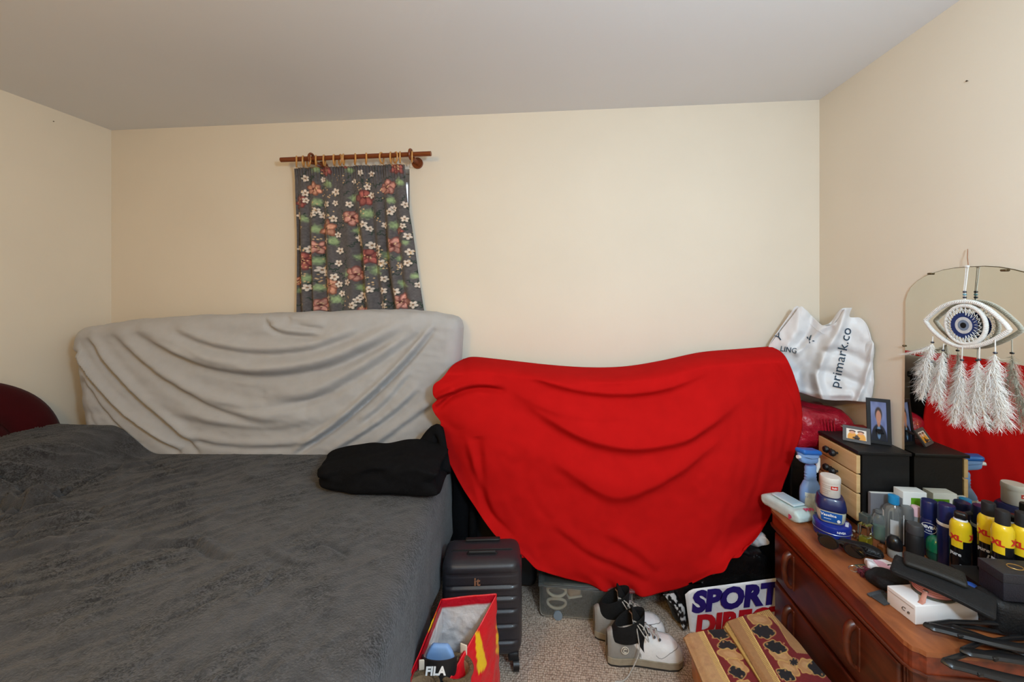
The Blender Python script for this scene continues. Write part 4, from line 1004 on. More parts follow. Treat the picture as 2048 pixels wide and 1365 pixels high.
MB().tube([(-.05, -.0245, .018), (0, -.0255, .019), (.05, -.0245, .018)], .0012, 6).build('zip', M_BLACKM, o)

# perfume and clear bottles
q = on(557, 700); o = thing('perfume_bottle', 'square glass perfume bottle with yellow liquid and dark cube cap', 'perfume', q, math.radians(28))
MB().rbox((0, 0, .036), (.036, .03, .072), .003, (2, 2, 3)).build('glass', M_CLEARG, o)
MB().rbox((0, 0, .016), (.029, .023, .026), .002, (2, 2, 2)).build('liquid', mat('yellow_perfume', (206, 196, 60), .1, 0, trans=.6), o)
MB().lathe([(.006, .072), (.006, .080)], n=14).build('collar', mat('chrome', (200, 200, 204), .15, metal=1), o)
MB().rbox((0, 0, .0935), (.027, .027, .027), .002, (2, 2, 2)).build('cap', mat('smoked_cap', (70, 76, 72), .2, coat=.4), o)
q = on(622, 672); o = thing('small_lotion_bottle', 'small clear bottle of green liquid beside the yellow perfume', 'bottle', q, .2)
MB().lathe([(.016, 0), (.0175, .003), (.0175, .072), (.013, .086), (.009, .09)], n=28).build('bottle', M_CLEAR, o); MB().lathe([(.0145, .003), (.0145, .048)], n=24).build('liquid', mat('green_liquid', (126, 176, 146), .1, 0, trans=.5), o); MB().lathe([(.010, .09), (.010, .104), (.001, .105)], n=20).build('cap', M_CLEAR, o)
q = on(640, 735); o = thing('brown_glass_vial', 'little amber glass vial with black cap at the foot of the perfume bottle', 'vial', q, .4)
MB().lathe([(.010, 0), (.012, .002), (.012, .020), (.006, .026), (.006, .030)], n=20, power=4).build('bottle', mat('amber_glass', (120, 66, 30), .15, trans=.3), o); MB().lathe([(.007, .030), (.007, .036), (.001, .0365)], n=16).build('cap', M_BLACKP, o)

q = on(694, 688); fa = FACE(q); o = thing('cleansing_water_bottle', 'clear bottle with sky blue cap and white label strips', 'bottle', q, fa)
MB().lathe([(.026, 0), (.0285, .003), (.0285, .110), (.025, .124), (.014, .134), (.012, .138)], n=36, sx=.72).build('bottle', M_CLEAR, o)
MB().lathe([(.0150, .137), (.0155, .139), (.0150, .164), (.001, .1655)], n=28).build('cap', mat('sky_blue_plastic', (40, 140, 196), .35), o)
for s_ in (-1, 1):
    A = np.array([[(.0292 * .72 * math.cos(a), .0292 * math.sin(a), z) for a in np.linspace(s_ * 1.0, s_ * 1.9, 8)] for z in np.linspace(.006, .108, 6)])
    MB().grid(A, .0005).build('label', M_WHITEP, o)
A = np.array([[(.0292 * .72 * math.cos(a), .0292 * math.sin(a), z) for a in np.linspace(-.3, .45, 8)] for z in np.linspace(.035, .085, 6)])
MB().grid(A, .0005).build('label', mat('frosted_label', (190, 192, 194), .5, .1), o)

def roll_on(name, label, q, body, dome, r=.0175, hb=.050, hd=.036):
    o = thing(name, label, 'deodorant', q, FACE(q))
    MB().lathe([(r * .85, 0), (r, .004), (r * 1.02, hb * .6), (r * .9, hb)], n=30, sx=.85).build('bottle', body, o)
    MB().lathe([(r * 1.08, hb - .004), (r * 1.1, hb), (r * 1.08, hb + hd * .45), (r * .9, hb + hd * .75), (r * .5, hb + hd * .95), (.001, hb + hd)], n=30, sx=.9).build('cap', dome, o)
    return o
o = roll_on('roll_on_deodorant', 'roll-on deodorant with black dome cap and grey bottle before the clear bottle', on(698, 762), mat('grey_bottle', (150, 152, 150), .3, trans=.2), M_BLACKP, .0185, .034, .038)
text('lettering', 'A', .012, M_BLACKP, o, fn=wrap(.0178, 0.35, .015), bold=.0006)
roll_on('roll_on_deodorant', 'roll-on deodorant with shiny dark green dome cap', on(902, 775), mat('dark_green_bottle', (20, 70, 56), .3), mat('green_dome', (20, 104, 70), .15, coat=.6), .0240, .034, .046)

def can(name, label, q, r, h, body, cap, caph, cap_r=.86, rotz=None):
    o = thing(name, label, 'deodorant', q, FACE(q) if rotz is None else rotz)
    MB().lathe([(r * .92, 0), (r, .003), (r, h - caph - .014), (r * .93, h - caph - .006), (r * .82, h - caph)], n=36).build('can', body, o)
    c = cap_r
    MB().lathe([(r * c, h - caph - .001), (r * c * 1.02, h - caph + .002), (r * c * .98, h - .006), (r * c * .88, h - .001), (.001, h)], n=32).build('cap', cap, o)
    return o
M_NAVYCAN = mat('navy_can', (26, 36, 92), .28, .05, metal=.2, coat=.4)
q = at(866, 1.272); o = can('spray_deodorant', 'navy spray deodorant with round white logo on its shoulder', q, .0225, .182, M_NAVYCAN, M_NAVY, .058, .96)
text('lettering', 'NIVEA', .0125, M_LETW, o, fn=wrap(.0228, -.05, .098), bold=.0006)
text('lettering', 'MEN', .007, M_LETW, o, fn=wrap(.0228, -.05, .087)); 
MB().tube([wrap(.0228, -.05, .095)(.0205 * math.cos(a), .017 * math.sin(a), 0) for a in np.linspace(0, 2 * math.pi, 33)[:-1]], .0006, 5, closed=True).build('logo_ring', M_LETW, o)
text('lettering', 'DE', .014, M_LETB, o, fn=wrap(.0228, .1, .045), bold=.0004)
q = at(950, 1.272); o = can('spray_deodorant', 'navy spray deodorant with a white band between the logo can and yellow cans', q, .0220, .200, M_NAVYCAN, M_NAVY, .064, .96)
MB().lathe([(.0222, .132), (.0228, .134), (.0226, .142)], n=36).build('band', M_WHITEP, o)
q = at(797, 1.185); o = can('spray_deodorant', 'matt black spray deodorant standing before the navy can', q, .0215, .128, M_BLACKM, mat('dark_grey_cap', (62, 62, 64), .45), .030, .98)
for z in (.020, .024, .028): MB().tube([wrap(.0218, a, z)(0, 0, 0) for a in np.linspace(-.5, .5, 8)], .0005, 5).build('print_line', mat('grey_lettering2', (150, 150, 152), .5), o)
q = at(800, 1.262); o = can('small_pink_capped_bottle', 'slim grey bottle with pale pink cap behind the black spray can', q, .0125, .142, mat('grey_tube', (130, 132, 134), .4), mat('pale_pink_plastic', (232, 190, 200), .4), .034, .95)
q = at(757, 1.238); o = can('grey_capped_can', 'dark can with rounded smoky grey cap behind the clear bottle', q, .0185, .136, M_BLACKM, mat('smoky_grey_cap', (104, 106, 106), .35), .040, .98)

# yellow and black body sprays (three of them on a low black box behind the navy box)
M_YEL = mat('yellow_shoulder', (226, 192, 30), .25, .04, coat=.4); M_BLKCAN = mat('black_can', (16, 16, 18), .25, .05, coat=.4)
def xl_can(label, q, h=.205, r=.0235, open_top=False):
    o = thing('body_spray', label, 'deodorant', q, FACE(q), 'yellow and black body sprays')
    ys = h - .058
    MB().lathe([(r * .93, 0), (r, .003), (r, ys - .030)], n=36).build('can', M_BLKCAN, o)
    prof = [(r * 1.005, ys - .034), (r * 1.01, ys), (r * .97, ys + .010), (r * .82, ys + .018), (r * .62, ys + .022)]
    s_ = MB().lathe(prof, n=36).build('yellow_shoulder', M_YEL, o)
    # yellow flag running down the front behind the letters
    curved_patch(r, -.35, .55, ys - .056, ys - .030, off=.0006).build('yellow_flag', M_YEL, o)
    if open_top:
        MB().lathe([(r * .62, ys + .020), (r * .66, ys + .023), (r * .60, ys + .026)], n=30).build('rim', M_LETW, o)
        MB().rbox((0, 0, ys + .036), (r * 1.05, r * 1.2, .022), .007, (4, 4, 3)).build('actuator', M_BLACKP, o)
        MB().tube([(-r * .2, r * .2, ys + .040), (-r * .9, r * .9, ys + .044)], .006, 8).build('spout', M_BLACKP, o)
    else:
        MB().lathe([(r * .66, ys + .018), (r * .67, ys + .024), (r * .65, h - .003), (r * .60, h), (.001, h)], n=32).build('cap', M_BLACKM, o)
    text('lettering', 'XL', .021, M_LETR, o, fn=wrap(r + .0012, -.42, ys - .028), bold=.0012)
    text('lettering', 'XL', .021, M_LETR, o, fn=wrap(r + .0012, 1.35, ys - .020), bold=.0012)
    text('lettering', 'pure', .0145, mat('silver_lettering', (196, 198, 202), .35), o, fn=wrap(r + .0004, -.50, ys - .076), bold=.0004)
    A = np.array([[wrap(r + .0004, -.55 + .5 * k + .14 * j, .010 + .050 * k)(0, 0, 0) for j in (0, 1)] for k in np.linspace(0, 1, 10)])
    MB().grid(A, .0003).build('swoosh', mat('silver_blue_print', (170, 176, 190), .35), o)
    A = np.array([[wrap(r + .0004, .15 + .75 * k * (1 - j) + .9 * j * k, .055 - .052 * k)(0, 0, 0) for j in np.linspace(0, 1, 5)] for k in np.linspace(0, 1, 10)])
    MB().grid(A, .0003).build('blue_flash', M_LETB, o)
    return o
rz = T0 + .066
xl_can('yellow and black body spray with its cap off, nearest to the navy cans', (1.2495, 1.3320, T0), .222, .0235, True)
def at_z(kx, X, z): q_ = at(kx, X); return (q_[0], q_[1], z)
xl_can('capped yellow and black body spray second from the navy cans', (1.2720, 1.2890 - .012, rz), .205, .0222)
xl_can('capped yellow and black body spray directly behind the navy box', (1.2440, 1.2140, rz), .214, .0215)
xl_can('yellow and black body spray cut off by the right edge of the picture', (1.2915, 1.2120, rz), .212, .0215)
bq = (1.2535, 1.2465, T0)
o = thing('flat_black_carton', 'low black carton carrying the body sprays behind the navy box', 'carton', bq)
MB().box((0, 0, .0325), (.116, .112, .064)).build('box', M_BLACKM, o, smooth=False); MB().box((0, 0, .0648), (.118, .114, .002)).build('lid', M_BLACKM, o, smooth=False)
q = (1.1650, 1.2150, T0); o = can('small_blue_bottle', 'small dark bottle with bright blue cap at the right edge of the picture', q, .016, .070, M_BLACKP, mat('bright_blue_cap', (34, 84, 168), .3), .030, .98)

# cartons by the mirror
gx0, gx1, gy0, gy1 = 1.236, 1.312, 1.512, 1.552
o = thing('green_white_carton', 'white medicine carton with bright green front standing against the mirror', 'carton', ((gx0 + gx1) / 2, (gy0 + gy1) / 2, T0))
M_CARTON = mat('white_carton', (226, 226, 222), .5, .03)
MB().rbox((0, 0, .09), (gx1 - gx0, gy1 - gy0, .18), .001, (1, 1, 1)).build('carton', M_CARTON, o)
MB().box((.012, -(gy1 - gy0) / 2 - .0004, .085), (.050, .0008, .15)).build('green_panel', mat('bright_green_print', (98, 158, 30), .4), o, smooth=False)
MB().box((-(gx1 - gx0) / 2 - .0004, 0, .08), (.0008, gy1 - gy0 - .004, .15)).build('grey_panel', mat('grey_print', (150, 152, 154), .5), o, smooth=False)
o = thing('grey_card_box', 'plain grey card box leaning against the side of the black drawer unit', 'box', (1.207, 1.562, T0), 0)
MB().rbox((0, 0, .075), (.088, .014, .150), .0015, (1, 1, 1)).build('cover', mat('slate_grey_card', (112, 112, 118), .6, .06), o); MB().box((0, .0, .1505), (.084, .010, .001)).build('page_edge', M_CARTON, o, smooth=False)
o = thing('bracelet', 'brown beaded bracelet lying behind the petroleum jelly tub', 'bracelet', (1.11, 1.535, T0), 0)
for k in range(16):
    a = 2 * math.pi * k / 16
    MB().lathe([(.001, -.005), (.004, -.003), (.005, 0), (.004, .003), (.001, .005)], (.026 * math.cos(a), .026 * math.sin(a), .005), 10).build('bead', mat('brown_bead', (112, 70, 46), .4, .3) if k % 4 else mat('cream_bead', (196, 180, 160), .4), o)

# navy presentation box, black pouch below
q = (1.045, 1.02, 0)
ba, bb_ = P(1941, 1178, Z=T0 + .060), None
o = thing('dark_navy_box', 'dark navy gift box with a faint gold crest on its lid at the right edge', 'box', (1.2350, 1.1560, T0 + .089), math.radians(-2))
M_NVBOX = mat('navy_leatherette', (24, 25, 36), .5, .15, 60, .2, 250)
MB().rbox((0, 0, .024), (.152, .062, .046), .002, (1, 1, 1)).build('box', M_NVBOX, o); MB().rbox((0, 0, .0595), (.155, .065, .025), .002, (1, 1, 1)).build('lid', mat('dark_grey_leatherette', (38, 38, 44), .5, .12, 60, .2, 250), o)
MB().tube([(-.02 + .016 * math.cos(a), .0 + .012 * math.sin(a), .0727) for a in np.linspace(0, 2 * math.pi, 25)[:-1]], .0012, 5, closed=True).build('crest', M_LETG, o)
MB().box((.022, -.030, .0725), (.008, .004, .0006)).build('silver_mark', mat('chrome', (200, 200, 204), .15), o, smooth=False)
o = thing('black_toiletry_bag', 'flat black toiletry bag under the navy gift box', 'bag', (1.2260, 1.1530, T0), math.radians(-2))
MB().rbox((0, 0, .044), (.172, .076, .088), .02, (10, 8, 4), lambda q_, n_: q_ + Vector((0, 0, .003 * math.sin(q_.x * 60) * (q_.z > 0)))).build('bag', mat('black_nylon', (15, 15, 17), .55, .2, 60, .3, 200), o)
MB().tube([(-.0865, y, .06) for y in np.linspace(-.03, .03, 9)], .002, 6).build('zip', M_BLACKP, o)

# white gift box, pink zip case and black wallets stacked on it
wa, wb, wc = on(700, 1005), on(800, 1090), on(1105, 1085)
wa, wb, wc = [Vector(P(*K(*k_), Z=T0)) for k_ in ((700, 985), (800, 1090), (1105, 1072))]
wr_ = math.atan2((wc - wb).y, (wc - wb).x); lw = (wc - wb).length; lh = .075
wo = wb + (wc - wb) / 2 + Vector((-math.sin(wr_), math.cos(wr_), 0)) * lh / 2
o = thing('white_gift_box', 'white lidded card box carrying the pink zip case', 'box', tuple(wo), wr_)
MB().rbox((0, 0, .025), (lw, lh, .050), .002, (1, 1, 1)).build('box', mat('white_card', (234, 230, 228), .5, .02), o)
MB().tube([(-lw / 2 - .0004, -lh / 2 + .004, .040), (-lw / 2 - .0004, lh / 2 - .004, .040)], .0005, 5).build('lid_seam', mat('grey_lettering', (150, 132, 124), .6), o)
text('lettering', 'C e', .015, mat('charcoal_lettering', (60, 56, 56), .5), o, frame((-lw / 2 - .0006, -.012, .020), (0, -1, 0), (0, 0, 1)), shear=.3)
pc = wo + Vector((.012, .008, .0502)); o = thing('pink_zip_case', 'round dusty pink zip case with leather pull on the white box', 'case', tuple(pc), wr_ + .1)
M_PINK = mat('dusty_pink_leather', (206, 142, 138), .5, .06, 40, .15, 200)
MB().lathe([(.042, 0), (.048, .004), (.050, .012), (.050, .026), (.046, .034), (.001, .036)], n=44, sy=.80).build('body', M_PINK, o)
for z in (.014, .019, .024): MB().lathe([(.0498, z - .0009), (.0512, z), (.0498, z + .0009)], n=44, sy=.80).build('zip', mat('pink_zip_tape', (178, 112, 112), .5), o)
MB().lathe([(.047, .0), (.052, .001), (.0515, .006), (.048, .007)], n=44, sy=.80).build('base_trim', mat('olive_grey_trim', (70, 70, 60), .6), o)
MB().tube([(-.0465, -.016, .020), (-.054, -.019, .021), (-.064, -.022, .014), (-.074, -.025, .002), (-.086, -.028, .001)], [.0025, .004, .005, .006, .005], 8, flat=.35).build('zip_pull', mat('tan_pink_leather', (196, 134, 116), .5), o)
MB().rbox((-.051, -.017, .021), (.008, .010, .006), .002, (1, 1, 1)).build('zip_slider', mat('chrome', (200, 200, 204), .15), o)
def pouch(name, label, loc, rz_, d, lift, m, parts=True, r=.012):
    o = thing(name, label, 'wallet', loc, rz_)
    MB().rbox((0, 0, d[2] / 2), d, r, (18, 12, 3), lambda q_, n_: Vector((q_.x, q_.y, q_.z + lift * (q_.x / d[0]) + .004 * math.sin(q_.x * 22 + 1) + .0025 * math.sin(q_.y * 40)))).build('body', m, o)
    MB().tube([(x, -d[1] / 2 + .001, d[2] * .5 + lift * (x / d[0]) + .004 * math.sin(x * 22 + 1)) for x in np.linspace(-d[0] * .45, d[0] * .45, 12)], .0012, 6).build('stitching', M_BLACKM, o)
    return o
M_BLKFAB = mat('black_fabric', (13, 13, 15), .8, .25, 50, .3, 250); M_OLIVE = mat('faded_black_leather', (30, 29, 26), .6, .2, 40, .25, 160)
pouch('black_fabric_case', 'long flat black fabric case draped across the pink zip case', (1.045, 1.166, T0 + .088), math.radians(-46), (.190, .085, .018), -.022, M_BLKFAB)
pouch('folded_wallet', 'worn black folded wallet on top of the black fabric case', (1.056, 1.196, T0 + .109), math.radians(-38), (.120, .060, .016), -.012, M_OLIVE)
q = on(660, 900); o = thing('black_drawstring_pouch', 'small crumpled black pouch before the black cases', 'pouch', q, .3)
MB().rbox((0, 0, .019), (.090, .070, .036), .017, (16, 12, 8), lambda q_, n_: q_ + Vector((.003 * math.sin(q_.y * 120), .003 * math.sin(q_.x * 110 + 1), .004 * math.sin(q_.x * 80 + q_.y * 90)))).build('pouch', M_BLKFAB, o, sharp=0)
MB().tube([(.03, .0, .046), (.036, .006, .054), (.028, .014, .05), (.034, .02, .044)], .0016, 6).build('drawstring', M_BLACKM, o)
q = on(645, 832); o = thing('tissue_pack', 'crumpled white and pink pocket tissue pack', 'tissues', q, math.radians(-14))
MB().rbox((0, 0, .014), (.088, .045, .026), .010, (16, 8, 4), lambda q_, n_: q_ + Vector((.002 * math.sin(q_.y * 150), .003 * math.sin(q_.x * 140), .003 * math.sin(q_.x * 90 + q_.y * 70)))).build('film', mat('white_film', (228, 224, 228), .35, .05, 30, .4, 80), o)
MB().rbox((-.004, -.004, .0235), (.036, .034, .009), .004, (6, 5, 2)).build('pink_print', mat('pink_film', (222, 176, 196), .4), o)
# keys with burgundy fob
q = on(520, 828); o = thing('key_ring', 'steel key ring with a burgundy knotted fob near the front edge', 'keys', q, .2)
M_STEEL = mat('steel', (170, 166, 160), .25, .1, metal=.9)
for k, (cx_, cy_, r_) in enumerate(((-.006, .006, .013), (.004, .0, .012))):
    MB().tube([(cx_ + r_ * math.cos(a), cy_ + r_ * math.sin(a), .0035 + .0035 * math.cos(a + k)) for a in np.linspace(0, 2 * math.pi, 29)[:-1]], .0011, 6, closed=True).build('ring', M_STEEL, o)
for k in range(3):
    b = MB().rbox((.022 + .004 * k, .016 - .006 * k, .002 + .002 * k), (.018, .016, .0018), .0008, (1, 1, 1)); b.rbox((.044 + .004 * k, .020 - .006 * k, .002 + .002 * k), (.028, .006, .0018), .0008, (1, 1, 1)); b.build('key', M_STEEL if k else mat('green_key', (40, 74, 70), .4), o)
rk = random.Random(5); b = MB()
for k in range(5):
    y0 = -.014 - .004 * k
    b.tube([(-.012 + .045 * t + .003 * math.sin(t * 12 + k), y0 + .006 * math.sin(t * 9 + k * 2) + .014 * t, .006 + .004 * math.sin(t * 7 + k)) for t in np.linspace(0, 1, 14)], .0036, 7)
b.build('fob', mat('burgundy_cord', (92, 20, 38), .6, .3, 200, .6, 500), o)
q = on(640, 962); o = thing('hair_comb', 'dark grey comb lying in front of the white box', 'comb', q, math.radians(20))
MB().rbox((0, .016, .004), (.060, .010, .006), .002, (3, 1, 1)).build('spine', mat('dark_grey_plastic', (64, 68, 72), .45), o)
for k in range(13): MB().rbox((-.027 + .0045 * k, -.005, .004), (.0022, .036, .004), .001, (1, 1, 1)).build('tooth', mat('dark_grey_plastic', (64, 68, 72), .45), o)

# black coat hangers heaped over the near end of the chest
M_HANG = mat('black_hanger_plastic', (20, 20, 22), .38, .1, coat=.1)
def hanger(label, pos, rz_, tilt, sc_=1.0, roll=0.0):
    o = thing('coat_hanger', label, 'coat hanger', pos, rot=(tilt, roll, rz_), group='black coat hangers heaped on the chest')
    sh = [(-.17, 0, -.052), (-.165, 0, -.044), (-.145, 0, -.038), (-.10, 0, -.022), (-.05, 0, -.006), (0, 0, .004), (.05, 0, -.006), (.10, 0, -.022), (.145, 0, -.038), (.165, 0, -.044), (.17, 0, -.052)]
    sh = [tuple(Vector(p_) * sc_) for p_ in spline(sh, 36)]
    MB().tube(sh, [(.0125 if 3 < i < 32 else .009) * sc_ for i in range(36)], 8, flat=.6).build('shoulder_bar', M_HANG, o)
    MB().tube([(-.165 * sc_, 0, -.050 * sc_), (-.1 * sc_, 0, -.064 * sc_), (0, 0, -.068 * sc_), (.1 * sc_, 0, -.064 * sc_), (.165 * sc_, 0, -.050 * sc_)], .0055 * sc_, 8).build('trouser_bar', M_HANG, o)
    hk = [(0, 0, .004)] + [(0, 0, .03)] + [(.020 * math.cos(a) - .0, 0, .062 + .020 * math.sin(a)) for a in np.linspace(-2.2, 2.6, 14)[::1]]
    MB().tube([tuple(Vector(p_) * sc_) for p_ in hk], .0020, 8).build('hook', mat('steel_dark', (90, 90, 92), .3, metal=.9), o)
    for s_ in (-1, 1): MB().rbox((s_ * .118 * sc_, 0, -.020 * sc_), (.014, .010, .010), .003, (1, 1, 1)).build('notch', M_HANG, o)
    return o
hanger('black plastic coat hanger lying uppermost with its rounded end towards the white box', (1.130, 1.062, T0 + .030), math.radians(1), math.pi / 2, 1.0)
hanger('black plastic coat hanger lying second down in the heap', (1.160, 1.040, T0 + .018), math.radians(11), math.pi / 2 - .05, .95)
hanger('black plastic coat hanger lying crosswise under the others', (1.170, 1.060, T0 + .0105), math.radians(-14), math.pi / 2, .9)
hanger('lowest black coat hanger, hanging over the near end of the chest', (1.110, 1.006, T0 - .004), math.radians(6), math.pi / 2 + .12, 1.0)

# ================================================================== THINGS ON THE FLOOR
def proj(V):
    V = np.asarray(V); zc = V[..., 1] * CS - V[..., 0] * SN; xc = V[..., 0] * CS + V[..., 1] * SN
    return CX + F * xc / zc, HY - F * (V[..., 2] - CAMZ) / zc
def local(b, o):                                          # world coordinates -> thing's (unrotated) coordinates
    b.v = [(x - o.location.x, y - o.location.y, z - o.location.z) for x, y, z in b.v]; return b

# cabin suitcase
M_CASE = mat('charcoal_abs_shell', (44, 43, 48), .38, .06, 30, .08, 300, coat=.1)
o = thing('cabin_suitcase', 'small charcoal hard shell suitcase with ribbed front beside the bed', 'suitcase', (-.262, 1.528, 0), math.radians(8))
gro = (.324, .2816, .2335, .178, .117)
def cwarp(q, nn):
    z = q.z + .232
    if q.y < 0:
        k = min(1, -q.y / .085) * max(0, min(1, (.135 - abs(q.x)) / .012))
        d = 0
        for g in gro: d += -.005 * math.exp(-((z - g) / .0045) ** 2) + .0035 * math.exp(-((z - g + .010) / .006) ** 2)
        if z > .372: d += .010 * min(1, (z - .372) / .010)
        elif z > .360: d -= .002
        q.y -= d * k
    return q
MB().rbox((0, 0, .232), (.300, .165, .362), .036, (24, 4, 110), cwarp).build('shell', M_CASE, o, sharp=50)
MB().tube([(sx * (.1505 if abs(sz) < .9 else .13), -.010, .232 + sz * .183) for sx, sz in ((-1, -.85), (-1, .85), (-.86, 1), (.86, 1), (1, .85), (1, -.85), (.86, -1), (-.86, -1))], .003, 6, closed=True).build('zip', M_BLACKM, o)
MB().tube([(-.055, -.03, .411), (-.05, -.032, .420), (.05, -.032, .420), (.055, -.03, .411)], .006, 8).build('carry_handle', M_BLACKM, o)
for s_ in (-1, 1): MB().tube([(s_ * .06, .05, .40), (s_ * .06, .05, .416)], .006, 8).build('trolley_tube', M_BLACKM, o)
MB().rbox((0, .05, .418), (.14, .020, .010), .005, (2, 1, 1)).build('trolley_grip', M_BLACKM, o)
text('lettering', 'it', .042, mat('rose_gold_lettering', (196, 150, 120), .3, metal=.6), o, frame((-.018, -.0845, .343), (1, 0, 0), (0, 0, 1)), bold=.001, depth=.001)
for sx in (-1, 1):
    for sy in (-1, 1):
        f_ = MB().rbox((sx * .118, sy * .062, .054), (.040, .036, .032), .009, (2, 2, 2)); f_.tube([(sx * .118, sy * .062, .055), (sx * .126, sy * .068, .030)], .011, 8)
        w_ = f_.build('castor', M_BLACKM, o)
        MB().tube([(sx * .128 - .011, sy * .072, .0215), (sx * .128 + .011, sy * .072, .0215)], .0212, 18).build('wheel', M_BLACKP, w_)
# large black suitcase and black boxes that the red sheet is draped over
o = thing('large_black_suitcase', 'big dark suitcase standing between the bed and the red sheet', 'suitcase', (-.2475, 1.945, 0), 0)
MB().rbox((0, 0, .51), (.370, .20, .96), .03, (6, 4, 10)).build('shell', M_BLACKM, o)
for s_ in (-1, 1): MB().tube([(s_ * .15, -.07 + .06 * s_, .03), (s_ * .15 + .02, -.07 + .06 * s_, .03)], .03, 16).build('wheel', M_BLACKP, o)
MB().tube([(.185, -.02, .42), (.190, -.02, .46), (.190, -.02, .58), (.185, -.02, .62)], .008, 8).build('side_handle', M_BLACKP, o)
o = thing('black_coat', 'black coat hanging down in the gap between the bed and the red sheet', 'coat', (-.395, 1.822, 0))
MB().rbox((0, 0, .40), (.130, .034, .66), .016, (14, 4, 30), lambda q_, n_: q_ + Vector((.006 * math.sin(q_.z * 17), .006 * math.sin(q_.x * 70 + q_.z * 6), 0))).build('body', M_BLACKKNIT, o, sharp=0)
MB().tube(spline([(.03, -.018, .70), (.045, -.024, .50), (.04, -.022, .30), (.046, -.02, .12)], 16), [.018] * 16, 10).build('sleeve', M_BLACKKNIT, o, sharp=0)
def crate(label, loc, d, m):
    o = thing('storage_box', label, 'storage box', loc)
    MB().rbox((0, 0, d[2] / 2), (d[0], d[1], d[2] - .03), .012, (2, 2, 2)).build('box', m, o); MB().rbox((0, 0, d[2] - .015), (d[0] + .012, d[1] + .012, .03), .008, (2, 2, 1)).build('lid', m, o)
    return o
crate('black storage box on the floor under the right end of the red sheet', (.73, 1.966, 0), (.44, .19, .52), M_BLACKM)
crate('black storage box stacked high under the right end of the red sheet', (.73, 1.966, .52), (.42, .18, .52), M_BLACKM)
crate('black storage box in the corner below the crimson plastic bag', (1.175, 1.955, 0), (.25, .23, .42), M_BLACKP)
crate('upper black storage box in the corner directly under the crimson plastic bag', (1.175, 1.955, .42), (.245, .225, .30), M_BLACKP)

# red and yellow carrier bag with shoes in it
rim = [P(883, 1199, Z=.425), P(938, 1192, Z=.43), P(993, 1188, Z=.435), P(960, 1250, Z=.39), P(925, 1310, Z=.36), P(888, 1378, Z=.34), P(850, 1400, Z=.34), P(806, 1385, Z=.36), P(838, 1310, Z=.385), P(864, 1245, Z=.41)]
base = []
for i, q in enumerate(rim):
    sh = [(.0, .01), (0, .012), (.012, .010), (.070, .0), (.100, -.02), (.085, -.05), (.03, -.06), (.012, -.04), (.012, 0), (.006, .01)][i]
    base.append(Vector((q.x + sh[0], q.y + sh[1], .003)))
bagc = sum((Vector((q.x, q.y, 0)) for q in base), Vector()) / len(base)
def loop(pts, n=140):
    p_ = np.array([tuple(q) for q in pts] + [tuple(pts[0])]); d = np.concatenate([[0], np.cumsum(np.linalg.norm(np.diff(p_, axis=0), axis=1))]); t = np.linspace(0, d[-1], n)
    return np.stack([np.interp(t, d, p_[:, k]) for k in range(3)], 1)
# same parameter for rim and base: interpolate by vertex index
def loop_i(pts, n=160):
    p_ = np.array([tuple(q) for q in pts] + [tuple(pts[0])]); t = np.linspace(0, len(pts), n); k = np.arange(len(pts) + 1)
    return np.stack([np.interp(t, k, p_[:, j]) for j in range(3)], 1)
Rm, Bs = loop_i(rim), loop_i(base)
tv = np.linspace(0, 1, 60)[:, None, None]
SH = Rm[None] * (1 - tv) + Bs[None] * tv
cen = np.array(bagc); outw = SH - cen; outw[..., 2] = 0; outw /= np.linalg.norm(outw, axis=-1, keepdims=True) + 1e-9
wv = .006 * vnoise(np.linspace(0, 18, 160)[None, :] + 0 * tv[..., 0], tv[..., 0] * 9 + np.zeros((1, 160)), 31) + .003 * vnoise(np.linspace(0, 60, 160)[None, :] + 0 * tv[..., 0], tv[..., 0] * 24 + np.zeros((1, 160)), 32)
SH += outw * (wv * np.minimum(1, tv[..., 0] * 6 + .15))[..., None]
qx, qy = proj(SH); qx = (qx - 800) * 6.065; qy = (qy - 1140) * 6.065
cb = np.zeros(SH.shape) + np.array((206, 20, 34.0)); col = cb
def poly_in(pts):
    c = np.zeros(qx.shape, bool); n = len(pts)
    for i in range(n):
        (x0, y0), (x1, y1) = pts[i], pts[(i + 1) % n]
        hit = ((y0 > qy) != (y1 > qy)) & (qx < (x1 - x0) * (qy - y0) / (y1 - y0 + 1e-9) + x0); c ^= hit
    return c.astype(float)
YE = (232, 184, 30)
blend(poly_in([(910, 750), (960, 770), (1050, 1150), (1010, 1220), (945, 1260), (915, 950)]), YE)
blend(poly_in([(500, 440), (500, 560), (420, 690), (310, 765), (400, 600)]), YE)
for y in (690, 800, 880, 980): blend(soft(ell(1180, y, 26, 46, 0), .2), YE)
bag = thing('carrier_bag', 'open red and yellow shiny carrier bag with grey lining on the floor beside the bed', 'bag', tuple(bagc))
M_BAGP = mat('printed_shiny_bag', (255, 255, 255), .32, .05, 30, .3, 50, attr=True, coat=.2)
local(MB().grid(SH, .0015, flip=True), bag).build('outer', M_BAGP, bag, col=lin_arr(col).reshape(-1, 3), sharp=0)
IN = SH - outw * .005; IN[..., 2] -= .002
IN = np.clip(IN, [-9, -9, .006], [9, 9, 9])
hem = np.zeros(IN.shape) + np.array((206, 200, 200.0)); vv_ = tv[..., 0] + np.zeros((1, 160))
hem[vv_ < .055] = (176, 18, 36)
M_LIN = mat('silver_grey_lining', (255, 255, 255), .35, .04, 30, .5, 40, attr=True)
local(MB().grid(IN, flip=False), bag).build('lining', M_LIN, bag, col=lin_arr(hem).reshape(-1, 3), sharp=0)
bb2 = MB(); bb2.v = [tuple(p_) for p_ in Bs[:-1]]; bb2.f = [tuple(range(len(Bs) - 1))]
local(bb2, bag).build('bag_base', M_LIN, bag, smooth=False)
